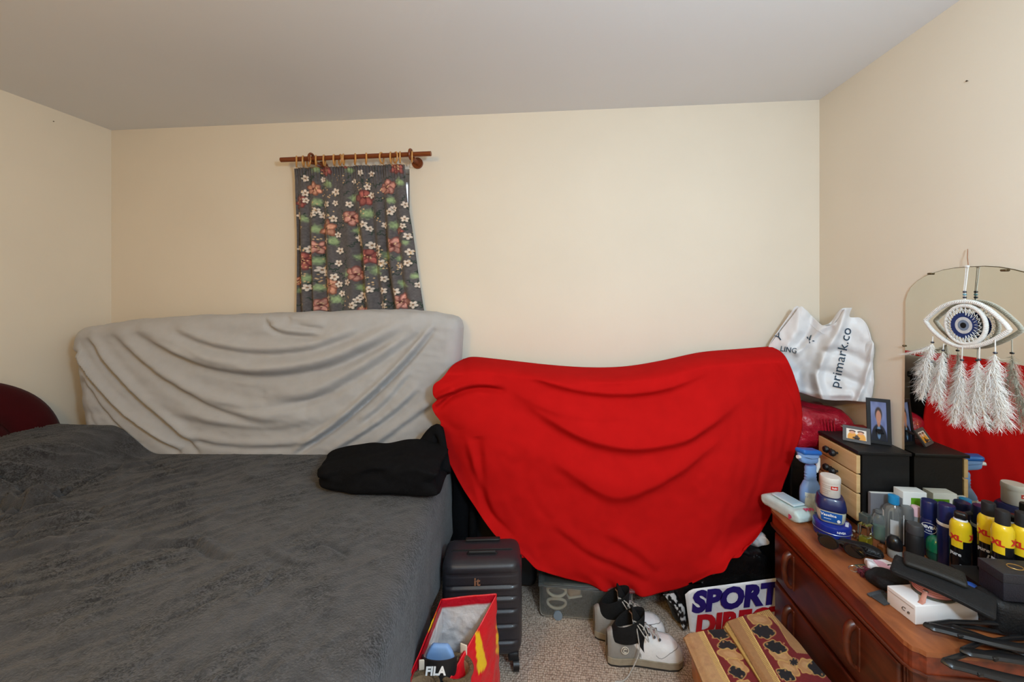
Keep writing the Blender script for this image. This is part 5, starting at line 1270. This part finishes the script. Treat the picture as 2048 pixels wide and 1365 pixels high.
# shoes in the bag: tan boots standing on end, black slider
def tan_boot(label, top, ang, zb):
    o = thing('tan_boot', label, 'boot', (top.x, top.y, zb), ang, 'tan boots in the carrier bag')
    H = top.z - zb
    m = mat('tan_suede', (128, 104, 78), .9, .2, 40, .4, 200)
    MB().lathe([(.026, 0), (.034, .01), (.036, H * .5), (.038, H * .85), (.040, H - .01), (.036, H), (.030, H - .008), (.028, H * .6), (.02, H * .5)], n=30, sx=1.15).build('upper', m, o)
    MB().tube([(.040 * 1.12 * math.cos(a), .040 * math.sin(a), H - .004) for a in np.linspace(0, 2 * math.pi, 31)[:-1]], .007, 8, closed=True).build('padded_collar', mat('brown_fleece', (104, 84, 60), .95, .4, 120, .8, 300), o)
    MB().rbox((0, .044, H + .012), (.022, .004, .034), .0018, (2, 1, 3)).build('pull_tab', mat('cream_tape', (214, 200, 182), .7), o)
    return o
tan_boot('tan boot with cream pull tab at the front left of the carrier bag', P(842, 1372, Z=.36), .2, .09)
tan_boot('tan boot with cream pull tab half hidden at the right of the carrier bag', P(912, 1335, Z=.35), -.3, .09)
q = P(876, 1345, Z=.35); o = thing('pool_slider', 'black slider with light blue lining standing in the carrier bag', 'slider', (q.x, q.y + .012, .20), .05)
MB().rbox((0, .012, .10), (.086, .018, .215), .0085, (8, 2, 16), lambda q_, n_: Vector((q_.x * (1 - max(0, (q_.z - .06) / .05) ** 2 * .55), q_.y, q_.z))).build('sole', mat('pale_blue_foam', (120, 156, 206), .6), o)
A = np.array([[(.046 * math.cos(a), -.034 * math.sin(a) + .006, z + .016 * math.sin(a)) for a in np.linspace(0, math.pi, 24)] for z in np.linspace(.095, .182, 8)])
MB().grid(A, .004).build('strap', M_BLACKM, o)
text('lettering', 'FILA', .030, M_LETW, o, frame((-.004, -.0335, .172), (1, 0, .06), (0, .12, 1)), bold=.0012, shear=.15)

# clear plastic box
o = thing('clear_storage_box', 'clear plastic storage box with shoes showing through, under the red sheet', 'storage box', (.155, 1.853, 0))
M_CLBOX = mat('clear_box_plastic', (240, 244, 242), .10, .02, trans=.95)
def shell_box(d, t, r):
    b = MB().rbox((0, 0, d[2] / 2), d, r, (3, 3, 3)); b2 = MB().rbox((0, 0, d[2] / 2 + t / 2), (d[0] - 2 * t, d[1] - 2 * t, d[2] - t), r, (3, 3, 3))
    k = len(b.v); b.v += b2.v; b.f += [tuple(reversed([i + k for i in f])) for f in b2.f]; return b
shell_box((.40, .27, .142), .003, .02).build('tub', M_CLBOX, o)
MB().rbox((0, 0, .143), (.41, .28, .010), .004, (1, 1, 1)).build('lid', M_CLBOX, o)
MB().tube([(-.12, -.134, .020), (-.12, -.141, .020)], .019, 20).build('wheel_cap', mat('grey_blue_plastic', (120, 134, 148), .4), o)
M_SHOEW = mat('off_white_rubber', (196, 186, 170), .6, .12)
for k, (cx_, cz_, lab) in enumerate(((-.125, .106, 'upper pale shoe sole showing in the clear storage box'), (-.125, .054, 'lower pale shoe sole showing in the clear storage box'))):
    s2 = thing('stored_shoe', lab, 'shoe', (.155 + cx_, 1.758, cz_ - .024), 0, 'shoes in the clear box')
    MB().tube([(.040 * math.cos(a), -.018 + .004 * math.cos(2 * a), .026 + .021 * math.sin(a)) for a in np.linspace(0, 2 * math.pi, 31)[:-1]], .006, 8, closed=True).build('sole_rim', M_SHOEW, s2)
    MB().rbox((0, .07, .026), (.075, .17, .040), .018, (5, 8, 4)).build('upper', mat('dark_taupe_fabric', (70, 66, 60), .9, .2), s2)
s2 = thing('stored_shoe', 'beige shoe lying sideways beside the pale soles in the clear box', 'shoe', (.105, 1.758, .084), .3, 'shoes in the clear box')
MB().rbox((0, .04, .018), (.06, .12, .032), .014, (5, 6, 3)).build('upper', mat('beige_suede', (170, 140, 112), .9, .2), s2); MB().rbox((0, .04, .002), (.064, .124, .007), .003, (3, 4, 1)).build('sole', M_SHOEW, s2)

# white and grey walking boots
M_BOOTW = mat('white_leather', (224, 222, 220), .45, .05, 30, .15, 120); M_BOOTC = mat('boot_leather_two_tone', (255, 255, 255), .45, .06, 30, .15, 120, attr=True)
M_SOLE = mat('dirty_sole_rubber', (150, 138, 118), .8, .2, 40); M_SOLED = mat('dark_sole_rubber', (44, 42, 40), .85, .2); M_COL = mat('black_padded_lining', (10, 10, 11), .95, .2, 60, .3, 200)
def boot(label, loc, rz_, mirror=1):
    o = thing('walking_boot', label, 'boot', loc, rz_, 'pair of white and grey walking boots')
    L = .288
    xs = np.linspace(0, 1, 60)
    wid = np.interp(xs, [0, .04, .15, .35, .6, .78, .9, .97, 1], [.022, .031, .037, .036, .046, .050, .045, .030, .012])
    top_ = np.interp(xs, [0, .05, .2, .38, .5, .62, .72, .85, .94, 1], [.108, .118, .112, .122, .118, .100, .088, .082, .066, .040])
    A = np.zeros((60, 40, 3)); C = np.zeros((60, 40, 3))
    for i, x in enumerate(xs):
        for j in range(40):
            a = math.pi * j / 39; ca, sa = math.cos(a), math.sin(a); p_ = 2.6
            k = (abs(ca) ** p_ + abs(sa) ** 2.1) ** (-1 / 2.35)
            A[i, j] = (x * L, wid[i] * k * ca + mirror * .008 * math.sin(x * 3), .024 + (top_[i] - .024) * min(1, k * sa))
            hgt = (A[i, j, 2] - .024) / .09
            grey = x < .40 - .12 * hgt + .06 * math.sin(hgt * 5)
            C[i, j] = (140, 136, 130) if grey else (228, 226, 224)
    # ankle opening: drop the top between x .06 and .42
    MB().grid(A, .003, flip=False).build('upper', M_BOOTC, o, col=lin_arr(C).reshape(-1, 3), sharp=0)
    oc = []; oc2 = []
    for a in np.linspace(0, 2 * math.pi, 37)[:-1]:
        oc.append((.068 + .058 * math.cos(a), .034 * math.sin(a), .096 + .018 * math.cos(a)))
    rows = []
    for t in np.linspace(0, 1, 12):
        g_ = 1 + .10 * math.sin(t * 3.1)
        rows.append([(.070 + .020 * t + .060 * g_ * math.cos(a) * (1 - .08 * t), .036 * g_ * math.sin(a), .085 + (.078 + .030 * math.cos(a)) * t) for a in np.linspace(0, 2 * math.pi, 37)])
    for t in np.linspace(0, 1, 5)[1:]: rows.append([(.090 + .060 * math.cos(a) * (.92 - .18 * t), .036 * math.sin(a) * (1 - .25 * t), .163 + .030 * math.cos(a) - .06 * t) for a in np.linspace(0, 2 * math.pi, 37)])
    MB().grid(np.array(rows), flip=True).build('padded_collar', M_COL, o, sharp=0)
    tg = np.array([[(.150 - .052 * t, y * (.030 + .006 * t), .128 + .082 * t - 8 * y * y * .012) for y in np.linspace(-1, 1, 9)] for t in np.linspace(-.2, 1, 10)])
    MB().grid(tg, .006).build('tongue', M_COL, o, sharp=0)
    outl_ = [(x * L, (wid[i] + .004) + mirror * .008 * math.sin(x * 3)) for i, x in enumerate(xs)] + [(x * L, -(wid[i] + .004) + mirror * .008 * math.sin(x * 3)) for i, x in reversed(list(enumerate(xs)))]
    MB().prism(outl_, .008, .030).build('midsole', M_SOLE, o); MB().prism([(x * .99 + .001, y * .97) for x, y in outl_], 0, .010).build('outsole', M_SOLED, o)
    MB().tube([(x * L, -(wid[i] + .0045) + mirror * .008 * math.sin(x * 3), .0305) for i, x in enumerate(xs)][2:], .0014, 5).build('welt', M_SOLE, o)
    ap = [(.205 + .065 * math.cos(a), -.004 + .036 * math.sin(a)) for a in np.linspace(-2.0, 2.0, 26)]
    st = []
    for x, y in ap:
        i = min(59, int(x / L * 59)); yy = y - mirror * .008 * math.sin(x / L * 3); r_ = min(.98, abs(yy) / wid[i]); st.append((x, y, .024 + (top_[i] - .024) * (1 - r_ ** 2.6) ** (1 / 2.1) + .001))
    MB().tube(st, .0013, 5).build('toe_seam', mat('grey_stitching', (150, 148, 146), .7), o)
    M_LACE = mat('grey_white_lace', (172, 168, 162), .8, .3, 160)
    ey = [(.196 - .020 * k, .022 + .001 * k, .098 + .010 * k + (.006 * (k - 3) if k > 3 else 0)) for k in range(6)]
    for k, (x, y, z) in enumerate(ey):
        for s_ in (-1, 1):
            MB().tube([(x, s_ * y, z - .002), (x, s_ * (y + .004), z + .004)], .0042, 8).build('eyelet', mat('dark_eyelet', (40, 40, 42), .4), o)
        nx = ey[min(5, k + 1)]
        for s_ in (-1, 1):
            MB().tube([(x, s_ * y, z + .003), ((x + nx[0]) / 2 + .002, 0, (z + nx[2]) / 2 + .014), (nx[0], -s_ * nx[1], nx[2] + .003)], .0024, 6).build('lace', M_LACE, o)
    lx_, ly_, lz_ = ey[5]
    MB().tube(spline([(lx_, -.02, lz_ + .006), (lx_ + .035, -.040, lz_ - .004), (lx_ + .050, -.052, lz_ - .045), (lx_ + .03, -.048, lz_ - .02), (lx_ + .01, -.03, lz_ + .004)], 24), .0022, 6).build('lace_loop', M_LACE, o)
    if mirror > 0:
        MB().tube(spline([(lx_ + .01, -.03, lz_), (lx_ + .015, -.054, .09), (lx_ - .002, -.066, .05), (lx_ - .030, -.078, .012), (lx_ - .055, -.092, .004), (lx_ - .085, -.094, .003)], 40), .0022, 6).build('lace_end', M_LACE, o)
        MB().tube([(.062 + .013 * math.cos(a), -.0405, .068 + .013 * math.sin(a)) for a in np.linspace(0, 2 * math.pi, 25)[:-1]], .0016, 6, closed=True).build('emblem_ring', mat('cream_emblem', (206, 198, 184), .5), o)
        MB().tube([(.062 + .006 * math.cos(a), -.0415, .068 + .007 * math.sin(a)) for a in np.linspace(0.6, 5.6, 15)], .0018, 6).build('emblem', mat('cream_emblem', (206, 198, 184), .5), o)
    return o
boot('white and grey walking boot standing nearest, with laces trailing on the carpet', (.218, 1.556, 0), math.radians(3), 1)
boot('white and grey walking boot half hidden behind its twin', (.182, 1.668, 0), math.radians(2), -1)

# black carrier bag with a white printed panel
o = thing('sports_carrier_bag', 'black plastic carrier bag with a white panel of navy and red lettering', 'bag', (.72, 1.790, 0))
M_BLKPL = mat('black_bin_plastic', (14, 14, 15), .22, .15, 20, .5, 26, coat=.2, bdist=.02)
def sbw(q, nn):
    t = (q.z + .168) / .336
    q.x += .012 * math.sin(q.z * 30 + q.y * 14) ; q.y += .010 * math.sin(q.x * 24 + q.z * 17) * (.3 if q.y < -.06 else 1)
    q.z += .018 * math.sin(q.x * 19 + 1) * (t > .6) + .010 * math.sin(q.x * 47) * (t > .7); return q
MB().rbox((0, 0, .168), (.42, .125, .336), .04, (34, 10, 28), sbw).build('bag', M_BLKPL, o, sharp=0)
sp_y = 1.712
pan = np.array([[(lambda q_: (q_.x, q_.y, q_.z))(P(x + (i / 11.) * 12, y0 + (90 * i / 11.), Y=sp_y + .003 * math.sin(x * .07 + i * .4))) for x, y0 in zip(np.linspace(1370, 1560, 24), np.linspace(1181, 1156, 24) + 9 * np.clip((1382 - np.linspace(1370, 1560, 24)) / 12, 0, 1))] for i in range(12)])
local(MB().grid(pan, .0008, flip=True), o).build('white_panel', mat('white_bag_print', (226, 224, 226), .35, .04, 30, .3, 40), o, sharp=0)
def onpanel(cx_, cy_, sc_, sl=-.115):
    def f(x, y, d):
        q_ = P(cx_ + x * sc_ + y * sc_ * .10, cy_ + x * sc_ * sl - y * sc_, Y=sp_y - .004 - d); return tuple(q_ - o.location)
    return f
text('lettering', 'SPORTS', 1.0, mat('navy_print', (40, 26, 104), .4), o, fn=onpanel(1386, 1208, 57), bold=.06, align='LEFT', spacing=1.0)
text('lettering', 'DIRECT', 1.0, mat('red_print', (186, 22, 34), .4), o, fn=onpanel(1392, 1254, 52), bold=.06, align='LEFT')
A = np.array([[tuple(P(np.interp(t, [0, .4, 1], [1326, 1352, 1366]) + s_ * np.interp(t, [0, .5, 1], [22, 16, 8]), np.interp(t, [0, 1], [1190, 1262]) - s_ * 3, Y=1.70 + .02 * s_ * s_)) for s_ in np.linspace(0, 1, 12)] for t in np.linspace(0, 1, 30)])
qx, qy = proj(A); nn_ = vnoise(qx / 5.0, qy / 7.0, 77) + .5 * vnoise(qx / 2.6, qy / 3.0, 78)
cg = np.where(nn_[..., None] > .02, np.array((196, 194, 192.0)), np.array((16, 16, 17.0)))
local(MB().grid(A, .001, flip=True), o).build('printed_gusset', mat('gusset_print', (255, 255, 255), .3, .04, attr=True), o, col=lin_arr(cg).reshape(-1, 3), sharp=0)
b = MB().rbox((0, 0, .022), (.09, .07, .04), .018, (12, 10, 6), lambda q_, n_: q_ + Vector((.006 * math.sin(q_.y * 130 + q_.z * 90), .006 * math.sin(q_.x * 120), .007 * math.sin(q_.x * 90 + q_.y * 70))))
tag(b.build('crumpled_paper', mat('grey_white_paper', (206, 206, 208), .6, .08), loc=None, sharp=25), 'crumpled greyish white paper on top of the black sports bag', 'paper').location = (.880, 1.800, .333)

# stool with folded embroidered mat
M_GOLDV = mat('orange_gold_leather', (186, 120, 44), .45, .25, 14, .2, 60)
o = thing('leather_stool', 'low rounded orange gold stool under the folded embroidered mat', 'stool', (.678, 1.285, 0))
def stw(q, nn): q.x += .010 * (1 - (q.z / .085) ** 2) * (1 if q.x > 0 else -1) * (abs(q.x) > .1); return q
MB().rbox((0, 0, .100), (.35, .40, .165), .06, (10, 10, 8), stw).build('cushion', M_GOLDV, o)
MB().tube([(x * .178, y * .203, .10) for x, y in ((-1, -.7), (-.7, -1), (.7, -1), (1, -.7), (1, .7), (.7, 1), (-.7, 1), (-1, .7))], .004, 6, closed=True).build('piping', mat('dark_gold_piping', (150, 92, 36), .5), o)
for sx in (-1, 1):
    for sy in (-1, 1): MB().lathe([(.014, 0), (.018, .004), (.018, .022)], (sx * .13, sy * .15, 0), 14).build('foot', M_BLACKM, o)
M_EMB = mat('embroidered_velvet', (255, 255, 255), .85, .10, 90, .35, 420, attr=True, sheen=.05)
BEI, BEI2, BUR, BLK, GOL, TAN = (186, 146, 100), (164, 122, 78), (112, 20, 24), (18, 18, 24), (206, 172, 96), (178, 132, 84)
def motif(x, y, a, b_, ang, kind):
    rag = 1 + .10 * np.sin(6 * np.arctan2(qy - y, qx - x) + x)
    blend(soft(ell(x, y, a * 1.17, b_ * 1.22, ang) * rag, .12), GOL)
    blend(soft(ell(x, y, a * 1.04, b_ * 1.06, ang) * rag, .1), BLK if kind else TAN)
    if kind:
        for k in range(7):
            q_ = k * .9 + x
            blend(soft(ell(x + a * .98 * math.cos(q_), y + b_ * .98 * math.sin(q_), 16, 13, q_), .3) * .8, TAN)
    else: blend(soft(ell(x, y - b_ * .1, a * .7, b_ * .6, ang), .3) * .6, (204, 164, 116))
def mat_layer(corners, z, drop_l, drop_n, nx=200, ny=240, thick=.008, ztilt=(0, 0)):
    c = [np.array(P(x, y, Z=z)) for x, y in corners]         # far left, far right, near right, near left
    s_, t_ = np.meshgrid(np.linspace(0, 1, nx), np.linspace(0, 1, ny))
    A = (c[0] * ((1 - s_) * (1 - t_))[..., None] + c[1] * (s_ * (1 - t_))[..., None] + c[2] * (s_ * t_)[..., None] + c[3] * ((1 - s_) * t_)[..., None])
    A[..., 2] += .004 * vnoise(A[..., 0] * 14, A[..., 1] * 14, 5) - drop_l * smoothstep(.10, 0, s_) ** 1.5 - drop_n * smoothstep(.04, 0, t_) + ztilt[0] * (t_ - .5) + ztilt[1] * (s_ - .5)
    return A
mt = thing('embroidered_mat', 'folded burgundy and gold embroidered velvet mat with black scroll motifs on the stool', 'mat', (.68, 1.3, .19))
L1 = mat_layer([(1366, 1263), (1500, 1246), (1640, 1420), (1432, 1420)], .198, .012, .010)
qx, qy = proj(L1); qx = (qx - 1320) * 5.12; qy = (qy - 1130) * 5.12; col = np.zeros(L1.shape) + np.array(BUR, float)
xb = 420 + (qy - 640) * .52
blend((qx < xb).astype(float), BEI); blend(((qx > xb - 62) & (qx < xb) & (((qx * .9 + qy * 1.3) % 26) < 15)).astype(float) * .8, GOL); blend(((np.abs(qx - xb) < 5)).astype(float), (230, 200, 120))
blend((vnoise(qx / 60, qy / 60, 4) > .35).astype(float) * .25 * (qx < xb - 62), (160, 116, 84))
for m_ in ((600, 700, 100, 58, .4, 1), (690, 835, 96, 52, .3, 1), (720, 925, 120, 52, .3, 0), (800, 1030, 110, 45, .6, 0), (790, 1105, 95, 48, .5, 1), (900, 1260, 110, 60, .5, 0), (960, 1340, 110, 60, .5, 1)): motif(*m_)
local(MB().grid(L1, .010, flip=True), mt).build('lower_fold', M_EMB, mt, col=lin_arr(col).reshape(-1, 3), sharp=0)
L2 = mat_layer([(1446, 1238), (1533, 1212), (1712, 1420), (1566, 1420)], .226, .016, .012, ztilt=(-.0, 0.0))
qx, qy = proj(L2); qx = (qx - 1320) * 5.12; qy = (qy - 1130) * 5.12; col = np.zeros(L2.shape) + np.array(BUR, float)
xb = 840 + (qy - 525) * .575
blend((qx < xb).astype(float), BEI2); blend(((qx > xb - 60) & (qx < xb) & (((qx * .9 + qy * 1.3) % 26) < 15)).astype(float) * .8, GOL); blend((np.abs(qx - xb) < 5).astype(float), (230, 200, 120)); blend((qx < xb - 185).astype(float), (196, 164, 92)); blend((np.abs(qx - xb + 185) < 7).astype(float) * .6, (110, 76, 40))
band = poly_in([(960, 500), (1080, 400), (1270, 510), (1500, 740), (1650, 930), (1400, 905), (1330, 830), (1210, 630), (1130, 545), (1040, 510)])
blend(band, BEI2); blend(band * ((((qx * 1.2 - qy * .8) % 24) < 13) & (qx < 1150 + (qy - 480) * .52)).astype(float) * .85, GOL)
for m_ in ((1020, 565, 118, 50, .2, 0), (1060, 685, 112, 62, .3, 1), (1240, 935, 112, 50, .4, 0), (1185, 845, 112, 56, .35, 1), (1320, 1060, 118, 50, .5, 0), (1290, 1130, 95, 50, .5, 1), (1500, 1040, 90, 66, .4, 0), (1372, 1000, 46, 38, .3, 1), (1625, 1060, 112, 70, .5, 1), (1480, 1300, 120, 60, .5, 0), (1700, 1300, 110, 60, .5, 1)): motif(*m_)
local(MB().grid(L2, .014, flip=True), mt).build('upper_fold', M_EMB, mt, col=lin_arr(col).reshape(-1, 3), sharp=0)

# ================================================================== BAGS IN THE CORNER
def bag_y(px_, py_):
    px_ = np.asarray(px_, float); py_ = np.asarray(py_, float)
    y = np.interp(px_, [1530, 1600, 1655, 1750], [2.03, 1.955, 1.865, 1.752]) + .02 * smoothstep(720, 615, py_)
    Q = np.stack([px_.ravel(), py_.ravel()], 1); D = np.zeros(len(Q))
    for pts, val, wd in (([(1690,620),(1680,655),(1660,690),(1648,705),(1640,735),(1632,755),(1646,800)], .030, 10), ([(1746,690),(1737,735),(1727,770),(1714,802)], .016, 6), ([(1595,705),(1620,680),(1640,660),(1665,648)], .014, 7),
                         ([(1650,702),(1690,706),(1735,726)], -.012, 9), ([(1636,740),(1680,752),(1722,770)], -.012, 8), ([(1595,745),(1630,718),(1645,706)], -.010, 9), ([(1600,614),(1590,660),(1575,690)], .014, 14), ([(1625,632),(1620,660),(1600,690)], -.012, 9), ([(1600,782),(1640,790),(1700,790)], .008, 6)):
        d_, t_ = poly_dist(Q, spline(pts, 16)); D += val * np.exp(-(d_ / wd) ** 2)
    D += .003 * vnoise(Q[:, 0] / 13, Q[:, 1] / 15, 41)
    return y - 1.35 * D.reshape(y.shape)
tp = spline([(1537, 693), (1560, 664), (1585, 632), (1600, 614), (1612, 620), (1643, 650), (1668, 648), (1688, 620), (1704, 616)], 120); bt = spline([(1560, 770), (1600, 786), (1650, 800), (1700, 802), (1738, 806)], 120)
lf = spline([(1537, 693), (1545, 730), (1560, 770)], 110); rt = spline([(1704, 616), (1700, 634), (1722, 637), (1740, 660), (1748, 690), (1751, 740), (1747, 786), (1738, 806)], 110)
uu = np.linspace(0, 1, 120)[None, :, None]; vv = np.linspace(0, 1, 110)[:, None, None]
G = (1 - vv) * tp[None] + vv * bt[None] + (1 - uu) * lf[:, None] + uu * rt[:, None] - ((1 - uu) * (1 - vv) * tp[0] + uu * (1 - vv) * tp[-1] + (1 - uu) * vv * bt[0] + uu * vv * bt[-1])
FB = P_arr(G[..., 0], G[..., 1], bag_y(G[..., 0], G[..., 1])); FB[..., 0] = np.minimum(FB[..., 0], ROOM_R - .012)
BB = FB.copy(); sh = np.sin(math.pi * uu[..., 0]) ** .6 * (.35 + .65 * smoothstep(0, .5, vv[..., 0])); BB[..., 1] += .13 * sh; BB[..., 0] += .02 * sh
BB[..., 0] = np.minimum(BB[..., 0], ROOM_R - .008); BB[..., 1] = np.minimum(BB[..., 1], ROOM_B - .01)
M_PBAG = mat('white_bag_film', (228, 228, 230), .45, .03, 20, .25, 45, sss=.0, bdist=.004)
pbag = thing('white_carrier_bag', 'crumpled white carrier bag with dark blue lettering propped in the corner', 'bag', (1.17, 1.86, .905))
local(MB().grid(FB, .0012, flip=True), pbag).build('front_panel', M_PBAG, pbag, sharp=0); local(MB().grid(BB, .0012), pbag).build('back_panel', M_PBAG, pbag, sharp=0)
_gx, _gy = np.meshgrid(np.arange(1520, 1766, 2.0), np.arange(600, 826, 2.0)); _gz = bag_y(_gx, _gy)
def bag_s(a, b_):
    i = min(max((b_ - 600) / 2, 0), 111.99); j = min(max((a - 1520) / 2, 0), 121.99); i0, j0 = int(i), int(j); fi, fj = i - i0, j - j0
    return _gz[i0, j0] * (1 - fi) * (1 - fj) + _gz[i0 + 1, j0] * fi * (1 - fj) + _gz[i0, j0 + 1] * (1 - fi) * fj + _gz[i0 + 1, j0 + 1] * fi * fj
def on_bag(cx_, cy_, ux, uy, sc_, off=.004):
    def f(x, y, d):
        a, b_ = cx_ + x * ux * sc_ + y * uy * sc_, cy_ + x * uy * sc_ - y * ux * sc_
        yy = float(bag_s(a, b_)) - off - d; return tuple(P(a, b_, Y=yy) - pbag.location)
    return f
M_INK = mat('dark_teal_ink', (30, 60, 82), .5)
def uv(dx, dy): n_ = math.hypot(dx, dy); return dx / n_, dy / n_
text('lettering', 'primark.co', 1.0, M_INK, pbag, fn=on_bag(1669, 776, *uv(26, -118), 27.5), align='LEFT', bold=.0, spacing=1.02)
text('lettering', 'LING', 1.0, M_INK, pbag, fn=on_bag(1594, 703, *uv(60, 9), 15), align='RIGHT')
text('lettering', 'K', 1.0, M_INK, pbag, fn=on_bag(1627, 677, *uv(70, -30), 20), align='RIGHT', bold=.01)
text('lettering', 'Y', 1.0, M_INK, pbag, fn=on_bag(1563, 672, *uv(60, -42), 20), align='RIGHT', bold=.01)

# crimson plastic bag and book under it, turquoise bundle
M_CRIM = mat('crimson_plastic_film', (160, 20, 40), .22, .2, 14, .55, 34, coat=.2, bdist=.02)
o = thing('crimson_plastic_bag', 'full shiny crimson plastic bag under the white carrier bag', 'bag', (1.178, 1.930, .722))
MB().rbox((0, 0, .09), (.255, .255, .175), .055, (24, 24, 14), lambda q_, n_: Vector((q_.x + .006 * math.sin(q_.y * 50 + q_.z * 40), q_.y + .008 * math.sin(q_.x * 44 + q_.z * 30), q_.z + .006 * math.sin(q_.x * 38 + q_.y * 33)))).build('bag', M_CRIM, o, sharp=0)
b = MB()
for k in range(5): b.tube([(-.03 + .014 * k, -.128, .155), (-.025 + .012 * k, -.136, .11), (-.02 + .010 * k, -.132, .06)], [.002, .004, .001], 6)
b.build('gathered_folds', M_CRIM, o)
o = thing('maroon_folder', 'thin maroon folder with white page edges beside the tall photo frame', 'folder', (1.268, 1.770, .842), math.radians(-8))
MB().box((0, 0, .0125), (.085, .07, .003)).build('cover', mat('maroon_card', (150, 20, 42), .45), o, smooth=False); MB().box((0, 0, .0075), (.082, .067, .006)).build('pages', M_CARTON, o, smooth=False)
o = thing('turquoise_bundle', 'small crumpled white and turquoise patterned bag between red sheet and drawer unit', 'bag', (1.085, 1.868, .722))
bz = MB().rbox((0, 0, .055), (.075, .07, .10), .032, (14, 14, 14), lambda q_, n_: q_ + Vector((.006 * math.sin(q_.y * 90 + q_.z * 70), .006 * math.sin(q_.x * 80), .005 * math.sin(q_.x * 90))))
V = np.array(bz.v); nn_ = vnoise(V[:, 0] * 60 + V[:, 2] * 20, V[:, 2] * 40 + 9, 51); cg = np.where(nn_[:, None] > .05, np.array((222, 230, 230.0)), np.array((70, 150, 160.0)))
bz.build('film', mat('turquoise_print', (255, 255, 255), .4, .04, attr=True), o, col=lin_arr(cg), sharp=0)
MB().tube([(-.01, 0, .10), (0, .004, .112), (.012, -.002, .104)], .005, 8).build('tied_top', mat('white_film', (228, 224, 228), .35), o)
